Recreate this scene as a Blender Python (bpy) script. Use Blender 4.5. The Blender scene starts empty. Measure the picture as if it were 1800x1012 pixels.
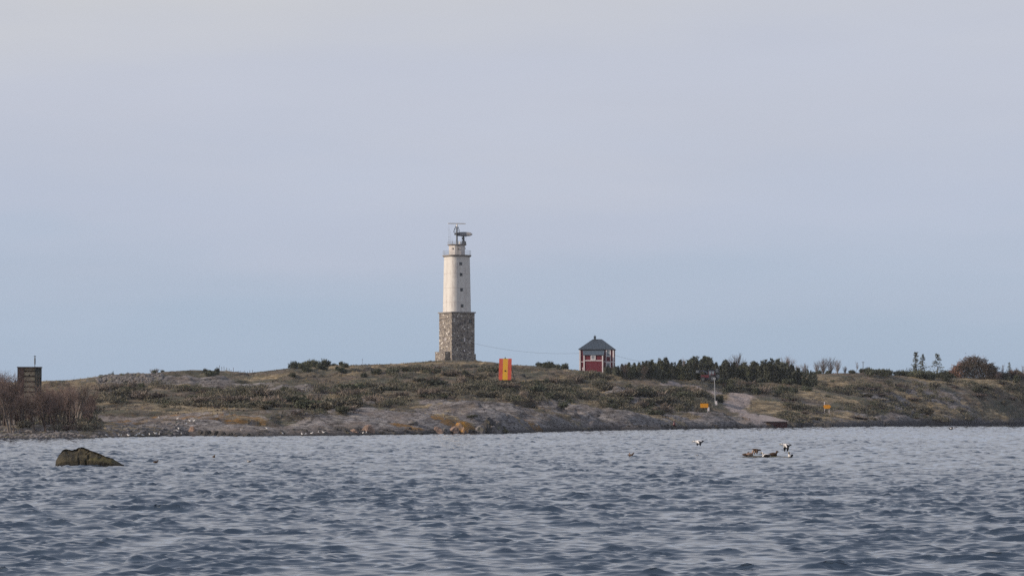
import bpy, math, random
import numpy as np
from mathutils import Vector, Matrix, noise as mnoise
R = math.radians
SC = bpy.context.scene
COL = SC.collection
random.seed(7)

# ------------------------------------------------------------------ camera
F = 4900.0            # focal length in photo pixels (1800 wide)
H = 3.3               # eye height over the water
TH = math.atan((724 - 506) / F)
cam = bpy.data.objects.new('camera', bpy.data.cameras.new('camera'))
COL.objects.link(cam)
cam.data.sensor_width = 36.0
cam.data.lens = 36.0 * F / 1800.0
cam.data.clip_start = 0.5
cam.data.clip_end = 60000
cam.location = (0, 0, H)
cam.rotation_euler = (math.pi / 2 + TH, 0, 0)
SC.camera = cam

# ------------------------------------------------------------------ sky
SUN_EL = R(24)      # azimuth from -Y side: low sun to the left, slightly behind the camera
sd = Vector((-math.cos(SUN_EL) * math.sin(R(72)), -math.cos(SUN_EL) * math.cos(R(72)), math.sin(SUN_EL)))
world = bpy.data.worlds.new('World')
SC.world = world
world.use_nodes = True
nt = world.node_tree
nt.nodes.clear()
def N(tree, kind, **kw):
    n = tree.nodes.new(kind)
    for k, v in kw.items():
        if k in n.inputs.keys() and not hasattr(type(n), k):
            n.inputs[k].default_value = v
        else:
            setattr(n, k, v)
    return n
out = N(nt, 'ShaderNodeOutputWorld')
bg = N(nt, 'ShaderNodeBackground')
bg.inputs['Strength'].default_value = 0.1
sky = N(nt, 'ShaderNodeTexSky')
sky.sky_type = 'NISHITA'
sky.sun_disc = False
sky.sun_elevation = SUN_EL
sky.sun_rotation = math.atan2(sd.x, sd.y)
sky.air_density = 1.0
sky.dust_density = 1.5
tc = N(nt, 'ShaderNodeTexCoord')
sep = N(nt, 'ShaderNodeSeparateXYZ')
ramp = N(nt, 'ShaderNodeValToRGB')
cr = ramp.color_ramp
cr.interpolation = 'EASE'
def srgb(r, g, b):
    f = lambda c: ((c / 255 + 0.055) / 1.055) ** 2.4 if c > 10 else c / 255 / 12.92
    return (f(r), f(g), f(b), 1)
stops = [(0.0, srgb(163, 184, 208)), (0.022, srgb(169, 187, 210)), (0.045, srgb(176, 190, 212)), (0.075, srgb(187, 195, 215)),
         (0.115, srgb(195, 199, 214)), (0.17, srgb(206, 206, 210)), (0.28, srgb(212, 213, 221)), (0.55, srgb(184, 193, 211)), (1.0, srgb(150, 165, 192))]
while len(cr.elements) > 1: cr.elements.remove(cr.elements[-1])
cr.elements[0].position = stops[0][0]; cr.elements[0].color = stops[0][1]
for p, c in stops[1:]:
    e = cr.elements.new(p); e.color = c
mp = N(nt, 'ShaderNodeMapping'); mp.inputs['Scale'].default_value = (2.2, 2.2, 11)
nz = N(nt, 'ShaderNodeTexNoise'); nz.inputs['Scale'].default_value = 1.6; nz.inputs['Detail'].default_value = 4; nz.inputs['Roughness'].default_value = 0.5
mr = N(nt, 'ShaderNodeMapRange'); mr.inputs['From Min'].default_value = 0.3; mr.inputs['From Max'].default_value = 0.7
mr.inputs['To Min'].default_value = -0.022; mr.inputs['To Max'].default_value = 0.022
add = N(nt, 'ShaderNodeMath', operation='ADD')
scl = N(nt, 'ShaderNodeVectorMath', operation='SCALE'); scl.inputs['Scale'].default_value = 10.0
mixs = N(nt, 'ShaderNodeMix', data_type='RGBA'); mixs.inputs[0].default_value = 0.88
L = nt.links.new
L(tc.outputs['Generated'], sep.inputs[0]); L(tc.outputs['Generated'], mp.inputs['Vector']); L(mp.outputs[0], nz.inputs['Vector'])
L(nz.outputs['Fac'], mr.inputs['Value']); L(sep.outputs['Z'], add.inputs[0]); L(mr.outputs[0], add.inputs[1]); L(add.outputs[0], ramp.inputs[0])
mp2 = N(nt, 'ShaderNodeMapping'); mp2.inputs['Scale'].default_value = (5, 5, 26); mp2.inputs['Rotation'].default_value = (0, R(4), 0)
nz2 = N(nt, 'ShaderNodeTexNoise'); nz2.inputs['Scale'].default_value = 1.3; nz2.inputs['Detail'].default_value = 6; nz2.inputs['Roughness'].default_value = 0.55
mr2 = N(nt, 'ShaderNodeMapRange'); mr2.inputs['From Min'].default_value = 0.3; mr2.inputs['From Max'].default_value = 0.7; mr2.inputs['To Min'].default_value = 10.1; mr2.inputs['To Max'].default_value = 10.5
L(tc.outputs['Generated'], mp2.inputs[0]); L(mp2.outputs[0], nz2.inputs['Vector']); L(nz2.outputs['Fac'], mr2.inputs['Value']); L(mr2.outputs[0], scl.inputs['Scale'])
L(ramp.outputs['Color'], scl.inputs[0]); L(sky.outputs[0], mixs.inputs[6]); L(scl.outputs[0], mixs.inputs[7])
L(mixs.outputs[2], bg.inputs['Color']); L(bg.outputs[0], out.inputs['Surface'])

sun = bpy.data.objects.new('sun', bpy.data.lights.new('sun', 'SUN'))
COL.objects.link(sun)
sun.data.energy = 3.9
sun.data.angle = R(3)
sun.data.color = (1.0, 0.86, 0.70)
sun.rotation_euler = sd.to_track_quat('Z', 'Y').to_euler()
SC.view_settings.view_transform = 'Standard'
SC.view_settings.look = 'None'
SC.view_settings.exposure = 0.0
SC.view_settings.gamma = 1.0
SC.render.engine = 'CYCLES'
SC.cycles.use_denoising = False
SC.cycles.use_adaptive_sampling = False
SC.cycles.max_bounces = 5
SC.cycles.volume_bounces = 0
SC.cycles.sample_clamp_direct = 2.5
SC.cycles.sample_clamp_indirect = 2.5

# ------------------------------------------------------------------ helpers
def ray(u, v):
    a = 506 - v
    k = F * math.cos(TH) - a * math.sin(TH)
    return (u - 900) / k, (F * math.sin(TH) + a * math.cos(TH)) / k     # dx/dy, dz/dy
def P(u, v, d):
    a, b = ray(u, v)
    return Vector((a * d, d, H + b * d))
def tag(o, label=None, cat=None, group=None, kind=None):
    if label: o['label'] = label
    if cat: o['category'] = cat
    if group: o['group'] = group
    if kind: o['kind'] = kind
    return o
def empty(name, loc, rz=0, label=None, cat=None, group=None, s=1):
    o = bpy.data.objects.new(name, None)
    o.empty_display_size = 0.5
    COL.objects.link(o)
    o.location = loc; o.rotation_euler = (0, 0, rz); o.scale = (s, s, s)
    return tag(o, label, cat, group)
def link(name, me, mats, parent=None, loc=(0, 0, 0), rz=0, s=(1, 1, 1)):
    o = bpy.data.objects.new(name, me)
    COL.objects.link(o)
    if mats is not None:
        for m in (mats if isinstance(mats, (list, tuple)) else [mats]): me.materials.append(m)
    o.parent = parent
    o.location = loc; o.rotation_euler = (0, 0, rz); o.scale = s
    return o
def copy_tree(o, parent=None):
    c = o.copy(); COL.objects.link(c); c.parent = parent
    for ch in [x for x in KIDS.get(o.name, [])]: copy_tree(ch, c)
    return c
KIDS = {}
def reg(root):
    """remember the children of a source thing so that copies are quick"""
    ch = [o for o in bpy.data.objects if o.parent == root]
    KIDS[root.name] = ch
    for c in ch: reg(c)
    return root

class MB:
    def __init__(s): s.v = []; s.f = []; s.m = []
    def add(s, vs, fs, mi=0):
        b = len(s.v); s.v += [tuple(p) for p in vs]
        for f in fs: s.f.append(tuple(i + b for i in f)); s.m.append(mi)
        return s
    def box(s, c, d, rz=0, mi=0, taper=1.0, rx=0, ry=0):
        M = Matrix.Translation(c) @ Matrix.Rotation(rz, 4, 'Z') @ Matrix.Rotation(ry, 4, 'Y') @ Matrix.Rotation(rx, 4, 'X')
        vs = []
        for z in (-1, 1):
            t = taper if z > 0 else 1
            for x, y in ((-1, -1), (1, -1), (1, 1), (-1, 1)):
                vs.append(M @ Vector((x * d[0] / 2 * t, y * d[1] / 2 * t, z * d[2] / 2)))
        return s.add(vs, [(0, 3, 2, 1), (4, 5, 6, 7), (0, 1, 5, 4), (1, 2, 6, 5), (2, 3, 7, 6), (3, 0, 4, 7)], mi)
    def tube(s, pts, rs, n=6, mi=0, cap=True):
        pts = [Vector(p) for p in pts]
        if not isinstance(rs, (list, tuple)): rs = [rs] * len(pts)
        vs = []
        for i, p in enumerate(pts):
            d = (pts[min(i + 1, len(pts) - 1)] - pts[max(i - 1, 0)])
            if d.length < 1e-9: d = Vector((0, 0, 1))
            d.normalize()
            a = d.cross(Vector((0, 0, 1)) if abs(d.z) < 0.9 else Vector((1, 0, 0))).normalized()
            b = d.cross(a)
            for k in range(n):
                t = 2 * math.pi * k / n
                vs.append(p + (a * math.cos(t) + b * math.sin(t)) * rs[i])
        fs = []
        for i in range(len(pts) - 1):
            for k in range(n):
                k2 = (k + 1) % n
                fs.append((i * n + k, i * n + k2, (i + 1) * n + k2, (i + 1) * n + k))
        if cap:
            fs.append(tuple(range(n))[::-1]); fs.append(tuple((len(pts) - 1) * n + k for k in range(n)))
        return s.add(vs, fs, mi)
    def lathe(s, prof, n=24, c=(0, 0, 0), mi=0):
        vs = [(c[0] + r * math.cos(2 * math.pi * k / n), c[1] + r * math.sin(2 * math.pi * k / n), c[2] + z) for r, z in prof for k in range(n)]
        fs = [(i * n + k, i * n + (k + 1) % n, (i + 1) * n + (k + 1) % n, (i + 1) * n + k) for i in range(len(prof) - 1) for k in range(n)]
        fs.append(tuple(range(n))[::-1]); fs.append(tuple((len(prof) - 1) * n + k for k in range(n)))
        return s.add(vs, fs, mi)
    def mesh(s, name, smooth=False):
        me = bpy.data.meshes.new(name)
        me.from_pydata(s.v, [], s.f)
        if any(s.m): me.polygons.foreach_set('material_index', s.m)
        if smooth: me.polygons.foreach_set('use_smooth', [True] * len(me.polygons))
        me.update()
        return me
    def build(s, name, mats, parent=None, loc=(0, 0, 0), rz=0, smooth=False, sc=(1, 1, 1)):
        return link(name, s.mesh(name, smooth), mats, parent, loc, rz, sc)

def grid_mesh(name, X, Y, Z, smooth=True):
    ny, nx = X.shape
    me = bpy.data.meshes.new(name)
    co = np.stack([X, Y, Z], -1).reshape(-1, 3).astype(np.float32)
    i = np.arange(ny * nx).reshape(ny, nx)
    q = np.stack([i[:-1, :-1], i[:-1, 1:], i[1:, 1:], i[1:, :-1]], -1).reshape(-1)
    nf = len(q) // 4
    me.vertices.add(len(co)); me.vertices.foreach_set('co', co.ravel())
    me.loops.add(len(q)); me.loops.foreach_set('vertex_index', q.astype(np.int32))
    me.polygons.add(nf)
    me.polygons.foreach_set('loop_start', np.arange(0, nf * 4, 4, dtype=np.int32))
    me.polygons.foreach_set('loop_total', np.full(nf, 4, dtype=np.int32))
    me.update(calc_edges=True)
    me.polygons.foreach_set('use_smooth', np.full(nf, smooth))
    return me

def vnoise(x, y, seed=0):
    xi = np.floor(x).astype(np.int64); yi = np.floor(y).astype(np.int64)
    fx = x - xi; fy = y - yi
    fx = fx * fx * fx * (fx * (fx * 6 - 15) + 10); fy = fy * fy * fy * (fy * (fy * 6 - 15) + 10)
    def h(a, b):
        n = (a * 374761393 + b * 668265263 + seed * 1274126177) & 0xffffffff
        n = ((n ^ (n >> 13)) * 1274126177) & 0xffffffff
        n = n ^ (n >> 16)
        return (n & 0xffff) / 65535.0
    a = h(xi, yi); b = h(xi + 1, yi); c = h(xi, yi + 1); d = h(xi + 1, yi + 1)
    return (a + (b - a) * fx) * (1 - fy) + (c + (d - c) * fx) * fy
def fbm(x, y, octv=4, seed=0, g=0.5):
    s = 0; a = 1; t = 0
    for o in range(octv):
        s = s + a * (vnoise(x, y, seed + o * 17) - 0.5) * 2; t += a
        x = x * 2.03 + 11.3; y = y * 2.03 + 5.7; a *= g
    return s / t

def cells(x, y, seed=0):
    xi = np.floor(x).astype(np.int64); yi = np.floor(y).astype(np.int64)
    def h(a, b, s):
        n = (a * 374761393 + b * 668265263 + (seed * 7 + s) * 1274126177) & 0xffffffff
        n = ((n ^ (n >> 13)) * 1274126177) & 0xffffffff
        return ((n ^ (n >> 16)) & 0xffff) / 65535.0
    f1 = np.full(x.shape, 9.0); f2 = np.full(x.shape, 9.0); val = np.zeros(x.shape); tx = np.zeros(x.shape); ty = np.zeros(x.shape)
    for dx in (-1, 0, 1):
        for dy in (-1, 0, 1):
            cx, cy = xi + dx, yi + dy
            px, py = cx + h(cx, cy, 1), cy + h(cx, cy, 2)
            d = np.hypot(x - px, y - py); c = d < f1
            f2 = np.where(c, f1, np.minimum(f2, d)); f1 = np.where(c, d, f1)
            val = np.where(c, h(cx, cy, 3), val); tx = np.where(c, x - px, tx); ty = np.where(c, y - py, ty)
    return val, f2 - f1, tx, ty

# ------------------------------------------------------------------ materials
def newmat(name):
    m = bpy.data.materials.new(name); m.use_nodes = True
    t = m.node_tree
    return m, t, t.nodes['Principled BSDF']
def pmat(name, c1, c2=None, scale=3.0, rough=0.8, bump=0.0, stretch=(1, 1, 1), metal=0.0, rnd=0.0, detail=5, lo=0.35, hi=0.65, spec=0.3):
    """two tones mixed by noise in object space, optional bump and per-object variation"""
    m, t, b = newmat(name)
    b.inputs['Roughness'].default_value = rough
    b.inputs['Metallic'].default_value = metal
    b.inputs['Specular IOR Level'].default_value = spec
    c2 = c2 or tuple(x * 0.75 for x in c1)
    tc = N(t, 'ShaderNodeTexCoord'); mp = N(t, 'ShaderNodeMapping'); mp.inputs['Scale'].default_value = stretch
    nz = N(t, 'ShaderNodeTexNoise'); nz.inputs['Scale'].default_value = scale; nz.inputs['Detail'].default_value = detail
    mr = N(t, 'ShaderNodeMapRange'); mr.inputs['From Min'].default_value = lo; mr.inputs['From Max'].default_value = hi
    mx = N(t, 'ShaderNodeMix', data_type='RGBA')
    mx.inputs[6].default_value = (*c1, 1); mx.inputs[7].default_value = (*c2, 1)
    l = t.links.new
    l(tc.outputs['Object'], mp.inputs[0]); l(mp.outputs[0], nz.inputs['Vector']); l(nz.outputs['Fac'], mr.inputs['Value']); l(mr.outputs[0], mx.inputs[0])
    res = mx.outputs[2]
    if rnd:
        oi = N(t, 'ShaderNodeObjectInfo')
        m2 = N(t, 'ShaderNodeMapRange'); m2.inputs['To Min'].default_value = 1 - rnd; m2.inputs['To Max'].default_value = 1 + rnd
        hs = N(t, 'ShaderNodeHueSaturation')
        l(oi.outputs['Random'], m2.inputs['Value']); l(m2.outputs[0], hs.inputs['Value']); l(res, hs.inputs['Color']); res = hs.outputs[0]
    l(res, b.inputs['Base Color'])
    if bump:
        bp = N(t, 'ShaderNodeBump'); bp.inputs['Strength'].default_value = 1.0; bp.inputs['Distance'].default_value = bump
        l(nz.outputs['Fac'], bp.inputs['Height']); l(bp.outputs[0], b.inputs['Normal'])
    return m

M = {}
M['white'] = pmat('white_paint', (0.62, 0.58, 0.54), (0.50, 0.45, 0.43), 1.2, 0.7, stretch=(1, 1, 0.35))
M['bird_white'] = pmat('white_plumage', (0.80, 0.77, 0.74), (0.66, 0.62, 0.6), 20, 0.9)
M['bird_black'] = pmat('black_plumage', (0.012, 0.012, 0.014), (0.03, 0.028, 0.028), 20, 0.8)
M['bird_brown'] = pmat('brown_plumage', (0.10, 0.06, 0.038), (0.035, 0.022, 0.016), 40, 0.9)
M['bird_buff'] = pmat('buff_plumage', (0.42, 0.30, 0.24), (0.25, 0.17, 0.13), 20, 0.9)
M['gull_grey'] = pmat('grey_plumage', (0.35, 0.37, 0.4), (0.28, 0.3, 0.33), 20, 0.9)
M['bill'] = pmat('bill', (0.25, 0.2, 0.1), (0.18, 0.16, 0.1), 20, 0.5)
M['trim'] = pmat('white_trim', (0.72, 0.66, 0.66), (0.60, 0.55, 0.56), 3, 0.6)
M['red'] = pmat('red_boards', (0.155, 0.022, 0.036), (0.115, 0.017, 0.028), 2.0, 0.8, stretch=(6, 6, 0.4))
M['roof'] = pmat('slate_metal', (0.052, 0.068, 0.088), (0.040, 0.052, 0.068), 3, 0.5, stretch=(8, 8, 0.6), spec=0.5)
M['roof_light'] = pmat('porch_roof_metal', (0.090, 0.115, 0.145), (0.070, 0.090, 0.115), 3, 0.45, stretch=(8, 8, 0.6), spec=0.5)
M['glass'] = pmat('window_glass', (0.02, 0.025, 0.03), (0.03, 0.035, 0.045), 2, 0.08, spec=0.8)
M['dark'] = pmat('dark_opening', (0.012, 0.011, 0.011), (0.02, 0.018, 0.018), 3, 0.7)
M['steel'] = pmat('dark_steel', (0.05, 0.06, 0.075), (0.08, 0.09, 0.105), 4, 0.5, spec=0.5)
M['galv'] = pmat('galvanised_steel', (0.33, 0.34, 0.35), (0.24, 0.25, 0.26), 4, 0.5, spec=0.5)
M['radar'] = pmat('radar_paint', (0.28, 0.28, 0.29), (0.22, 0.22, 0.24), 1.5, 0.6)
M['radar_white'] = pmat('radar_white', (0.78, 0.76, 0.74), (0.7, 0.68, 0.66), 1.5, 0.5)
M['band'] = pmat('gallery_concrete', (0.30, 0.275, 0.26), (0.19, 0.175, 0.168), 2, 0.9, bump=0.01)
M['conc'] = pmat('concrete', (0.34, 0.29, 0.27), (0.22, 0.18, 0.17), 1.2, 0.9, bump=0.01)
M['maroon'] = pmat('rusty_red_sheet', (0.075, 0.018, 0.018), (0.03, 0.012, 0.014), 1.5, 0.8, stretch=(3, 3, 0.6))
M['orange'] = pmat('signal_red', (0.74, 0.13, 0.07), (0.60, 0.10, 0.06), 1.0, 0.6)
M['yellow'] = pmat('signal_yellow', (0.88, 0.50, 0.02), (0.80, 0.36, 0.06), 0.5, 0.6, stretch=(1, 1, 0.5))
M['signyellow'] = pmat('sign_yellow', (0.78, 0.32, 0.01), (0.68, 0.27, 0.01), 2, 0.5)
M['wood'] = pmat('weathered_wood', (0.12, 0.095, 0.075), (0.06, 0.05, 0.042), 3, 0.9, stretch=(3, 3, 0.5))
M['brownwood'] = pmat('brown_stained_wood', (0.075, 0.048, 0.042), (0.040, 0.027, 0.025), 2, 0.9, stretch=(3, 3, 0.5))
M['cream'] = pmat('cream_boards', (0.50, 0.42, 0.29), (0.30, 0.23, 0.17), 1.2, 0.8, stretch=(1, 1, 2))
M['black'] = pmat('black_panel', (0.030, 0.034, 0.034), (0.045, 0.048, 0.046), 2, 0.8)
M['rubber'] = pmat('rubber', (0.012, 0.012, 0.016), (0.022, 0.022, 0.026), 4, 0.85)
M['tractor_red'] = pmat('tractor_red', (0.10, 0.010, 0.017), (0.07, 0.010, 0.016), 3, 0.4, spec=0.5)
M['tractor_blue'] = pmat('tractor_dark_blue', (0.02, 0.03, 0.07), (0.03, 0.035, 0.06), 3, 0.5)
M['cabglass'] = pmat('cab_glass', (0.12, 0.15, 0.17), (0.16, 0.19, 0.22), 3, 0.1, spec=0.8)
M['bark'] = pmat('grey_brown_bark', (0.085, 0.062, 0.052), (0.045, 0.033, 0.03), 4, 0.95, stretch=(2, 2, 0.4), rnd=0.35)
M['palebark'] = pmat('pale_bark', (0.26, 0.22, 0.19), (0.16, 0.135, 0.12), 4, 0.95, rnd=0.3)
M['twig'] = pmat('twigs', (0.19, 0.135, 0.115), (0.095, 0.068, 0.060), 1.5, 0.95, rnd=0.4)
M['redtwig'] = pmat('reddish_twigs', (0.18, 0.118, 0.098), (0.09, 0.062, 0.054), 1.5, 0.95, rnd=0.4)
M['greytwig'] = pmat('grey_brown_twigs', (0.23, 0.185, 0.15), (0.12, 0.098, 0.082), 1.2, 0.95, rnd=0.35)
M['paletwig'] = pmat('pale_twigs', (0.22, 0.18, 0.17), (0.12, 0.10, 0.10), 1.5, 0.95, rnd=0.3)
M['juniper'] = pmat('juniper_needles', (0.046, 0.053, 0.034), (0.085, 0.086, 0.054), 0.4, 0.9, rnd=0.5)
M['pine'] = pmat('pine_needles', (0.060, 0.068, 0.052), (0.125, 0.125, 0.090), 1.3, 0.9, rnd=0.45)
M['scrub'] = pmat('brown_scrub', (0.150, 0.128, 0.094), (0.072, 0.072, 0.052), 0.4, 0.95, rnd=0.5)
M['heather'] = pmat('heather', (0.130, 0.095, 0.082), (0.065, 0.052, 0.048), 0.4, 0.95, rnd=0.4)
M['brushred'] = pmat('dry_red_branches', (0.30, 0.165, 0.11), (0.15, 0.085, 0.065), 0.6, 0.95)
M['brushdark'] = pmat('dark_green_branches', (0.055, 0.050, 0.038), (0.115, 0.080, 0.058), 0.8, 0.95)
M['grass'] = pmat('dry_grass', (0.26, 0.20, 0.10), (0.16, 0.12, 0.065), 0.5, 0.95)

def stone_masonry(name, sc=2.5):
    m, t, b = newmat(name)
    l = t.links.new
    tc = N(t, 'ShaderNodeTexCoord'); mp = N(t, 'ShaderNodeMapping'); mp.inputs['Scale'].default_value = (1, 1, 1.35)
    v1 = N(t, 'ShaderNodeTexVoronoi'); v1.inputs['Scale'].default_value = sc; v1.inputs['Randomness'].default_value = 0.9
    v2 = N(t, 'ShaderNodeTexVoronoi'); v2.feature = 'DISTANCE_TO_EDGE'; v2.inputs['Scale'].default_value = sc; v2.inputs['Randomness'].default_value = 0.9
    sp = N(t, 'ShaderNodeSeparateColor')
    rp = N(t, 'ShaderNodeValToRGB'); c = rp.color_ramp
    c.interpolation = 'CONSTANT'
    cols = [(0, (0.10, 0.085, 0.08)), (0.16, (0.24, 0.20, 0.17)), (0.36, (0.19, 0.165, 0.155)), (0.52, (0.31, 0.265, 0.22)), (0.70, (0.26, 0.23, 0.21)), (0.84, (0.38, 0.335, 0.29)), (0.96, (0.66, 0.61, 0.56))]
    c.elements[0].position = 0; c.elements[0].color = (*cols[0][1], 1)
    c.elements[1].position = cols[1][0]; c.elements[1].color = (*cols[1][1], 1)
    for p, q in cols[2:]: c.elements.new(p).color = (*q, 1)
    st = N(t, 'ShaderNodeMapRange'); st.inputs['From Min'].default_value = 0.0; st.inputs['From Max'].default_value = 0.06
    mx = N(t, 'ShaderNodeMix', data_type='RGBA'); mx.inputs[6].default_value = (0.13, 0.113, 0.10, 1)
    nz = N(t, 'ShaderNodeTexNoise'); nz.inputs['Scale'].default_value = 9; nz.inputs['Detail'].default_value = 6
    m2 = N(t, 'ShaderNodeMix', data_type='RGBA', blend_type='MULTIPLY'); m2.inputs[0].default_value = 0.6
    bp = N(t, 'ShaderNodeBump'); bp.inputs['Distance'].default_value = 0.03
    mul = N(t, 'ShaderNodeMapRange'); mul.inputs['From Min'].default_value = 0.2; mul.inputs['From Max'].default_value = 0.8; mul.inputs['To Min'].default_value = 0.5; mul.inputs['To Max'].default_value = 1.3
    l(tc.outputs['Object'], mp.inputs[0]); l(mp.outputs[0], v1.inputs['Vector']); l(mp.outputs[0], v2.inputs['Vector']); l(mp.outputs[0], nz.inputs['Vector'])
    l(v1.outputs['Color'], sp.inputs[0]); l(sp.outputs[0], rp.inputs[0]); l(v2.outputs['Distance'], st.inputs['Value'])
    l(st.outputs[0], mx.inputs[0]); l(rp.outputs[0], mx.inputs[7]); l(nz.outputs['Fac'], mul.inputs['Value'])
    l(mx.outputs[2], m2.inputs[6]); l(mul.outputs[0], m2.inputs[7]); l(m2.outputs[2], b.inputs['Base Color'])
    l(st.outputs[0], bp.inputs['Height']); l(bp.outputs[0], b.inputs['Normal'])
    b.inputs['Roughness'].default_value = 0.9
    return m
M['masonry'] = stone_masonry('stone_masonry')

def tower_white():
    m, t, b = newmat('tower_render'); l = t.links.new
    tc = N(t, 'ShaderNodeTexCoord')
    mp = N(t, 'ShaderNodeMapping'); mp.inputs['Scale'].default_value = (1.6, 1.6, 0.09)
    nz = N(t, 'ShaderNodeTexNoise'); nz.inputs['Scale'].default_value = 1.1; nz.inputs['Detail'].default_value = 6; nz.inputs['Roughness'].default_value = 0.6
    n2 = N(t, 'ShaderNodeTexNoise'); n2.inputs['Scale'].default_value = 0.9; n2.inputs['Detail'].default_value = 4
    a = N(t, 'ShaderNodeMix', data_type='RGBA'); a.inputs[6].default_value = (0.62, 0.59, 0.555, 1); a.inputs[7].default_value = (0.38, 0.335, 0.32, 1)
    r1 = N(t, 'ShaderNodeMapRange'); r1.inputs['From Min'].default_value = 0.46; r1.inputs['From Max'].default_value = 0.72
    r2 = N(t, 'ShaderNodeMapRange'); r2.inputs['From Min'].default_value = 0.3; r2.inputs['From Max'].default_value = 0.6
    mu = N(t, 'ShaderNodeMath', operation='MULTIPLY')
    # pour joints every 3.6 m up the shaft
    sp = N(t, 'ShaderNodeSeparateXYZ'); dv = N(t, 'ShaderNodeMath', operation='DIVIDE'); dv.inputs[1].default_value = 3.6
    fr = N(t, 'ShaderNodeMath', operation='FRACT'); lt = N(t, 'ShaderNodeMath', operation='LESS_THAN'); lt.inputs[1].default_value = 0.035
    j = N(t, 'ShaderNodeMix', data_type='RGBA'); j.inputs[7].default_value = (0.40, 0.35, 0.33, 1)
    m5 = N(t, 'ShaderNodeMath', operation='MULTIPLY'); m5.inputs[1].default_value = 0.55
    l(tc.outputs['Object'], mp.inputs[0]); l(mp.outputs[0], nz.inputs['Vector']); l(tc.outputs['Object'], n2.inputs['Vector'])
    l(nz.outputs['Fac'], r1.inputs['Value']); l(n2.outputs['Fac'], r2.inputs['Value']); l(r1.outputs[0], mu.inputs[0]); l(r2.outputs[0], mu.inputs[1])
    l(mu.outputs[0], a.inputs[0]); l(tc.outputs['Object'], sp.inputs[0]); l(sp.outputs['Z'], dv.inputs[0]); l(dv.outputs[0], fr.inputs[0]); l(fr.outputs[0], lt.inputs[0])
    l(lt.outputs[0], m5.inputs[0]); l(m5.outputs[0], j.inputs[0]); l(a.outputs[2], j.inputs[6]); l(j.outputs[2], b.inputs['Base Color'])
    b.inputs['Roughness'].default_value = 0.85
    return m
M['tower'] = tower_white()

def rock_mat(name, base, dark, lichen, lich_amt, wet=None):
    m, t, b = newmat(name); l = t.links.new
    tc = N(t, 'ShaderNodeTexCoord')
    nz = N(t, 'ShaderNodeTexNoise'); nz.inputs['Scale'].default_value = 1.6; nz.inputs['Detail'].default_value = 8; nz.inputs['Roughness'].default_value = 0.65
    n2 = N(t, 'ShaderNodeTexNoise'); n2.inputs['Scale'].default_value = 0.9; n2.inputs['Detail'].default_value = 6
    a = N(t, 'ShaderNodeMix', data_type='RGBA'); a.inputs[6].default_value = (*base, 1); a.inputs[7].default_value = (*dark, 1)
    r1 = N(t, 'ShaderNodeMapRange'); r1.inputs['From Min'].default_value = 0.38; r1.inputs['From Max'].default_value = 0.62
    r2 = N(t, 'ShaderNodeMapRange'); r2.inputs['From Min'].default_value = 0.62 - lich_amt * 0.3; r2.inputs['From Max'].default_value = 0.68 - lich_amt * 0.25
    c = N(t, 'ShaderNodeMix', data_type='RGBA'); c.inputs[7].default_value = (*lichen, 1)
    geo = N(t, 'ShaderNodeNewGeometry'); sp = N(t, 'ShaderNodeSeparateXYZ'); up = N(t, 'ShaderNodeMapRange'); up.inputs['From Min'].default_value = 0.0; up.inputs['From Max'].default_value = 0.5
    mu = N(t, 'ShaderNodeMath', operation='MULTIPLY')
    bp = N(t, 'ShaderNodeBump'); bp.inputs['Distance'].default_value = 0.12
    l(tc.outputs['Object'], nz.inputs['Vector']); l(tc.outputs['Object'], n2.inputs['Vector']); l(nz.outputs['Fac'], r1.inputs['Value']); l(r1.outputs[0], a.inputs[0])
    l(n2.outputs['Fac'], r2.inputs['Value']); l(geo.outputs['Normal'], sp.inputs[0]); l(sp.outputs['Z'], up.inputs['Value']); l(up.outputs[0], mu.inputs[0]); l(r2.outputs[0], mu.inputs[1])
    l(mu.outputs[0], c.inputs[0]); l(a.outputs[2], c.inputs[6]); res = c.outputs[2]
    if wet:
        s2 = N(t, 'ShaderNodeSeparateXYZ'); ad = N(t, 'ShaderNodeMath', operation='ADD'); sc_n = N(t, 'ShaderNodeMath', operation='MULTIPLY'); sc_n.inputs[1].default_value = -0.35
        w1 = N(t, 'ShaderNodeMapRange'); w1.inputs['From Min'].default_value = wet - 0.2; w1.inputs['From Max'].default_value = wet; w1.inputs['To Min'].default_value = 0.85; w1.inputs['To Max'].default_value = 0.0
        w2 = N(t, 'ShaderNodeMix', data_type='RGBA'); w2.inputs[7].default_value = (0.010, 0.009, 0.008, 1)
        l(tc.outputs['Object'], s2.inputs[0]); l(nz.outputs['Fac'], sc_n.inputs[0]); l(s2.outputs['Z'], ad.inputs[0]); l(sc_n.outputs[0], ad.inputs[1]); l(ad.outputs[0], w1.inputs['Value'])
        l(w1.outputs[0], w2.inputs[0]); l(res, w2.inputs[6]); res = w2.outputs[2]
    l(res, b.inputs['Base Color'])
    l(nz.outputs['Fac'], bp.inputs['Height']); l(bp.outputs[0], b.inputs['Normal'])
    b.inputs['Roughness'].default_value = 0.9; b.inputs['Specular IOR Level'].default_value = 0.3
    return m
M['rock_grey'] = rock_mat('granite_grey', (0.20, 0.18, 0.175), (0.09, 0.082, 0.08), (0.13, 0.12, 0.08), 0.2)
M['rock_dark'] = rock_mat('granite_dark', (0.075, 0.068, 0.065), (0.035, 0.032, 0.03), (0.09, 0.08, 0.05), 0.1)
M['rock_pink'] = rock_mat('granite_pink', (0.30, 0.20, 0.15), (0.14, 0.10, 0.085), (0.17, 0.12, 0.07), 0.1)
M['rock_lichen'] = rock_mat('granite_orange_lichen', (0.24, 0.17, 0.13), (0.11, 0.085, 0.07), (0.42, 0.20, 0.03), 0.9)
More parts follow.
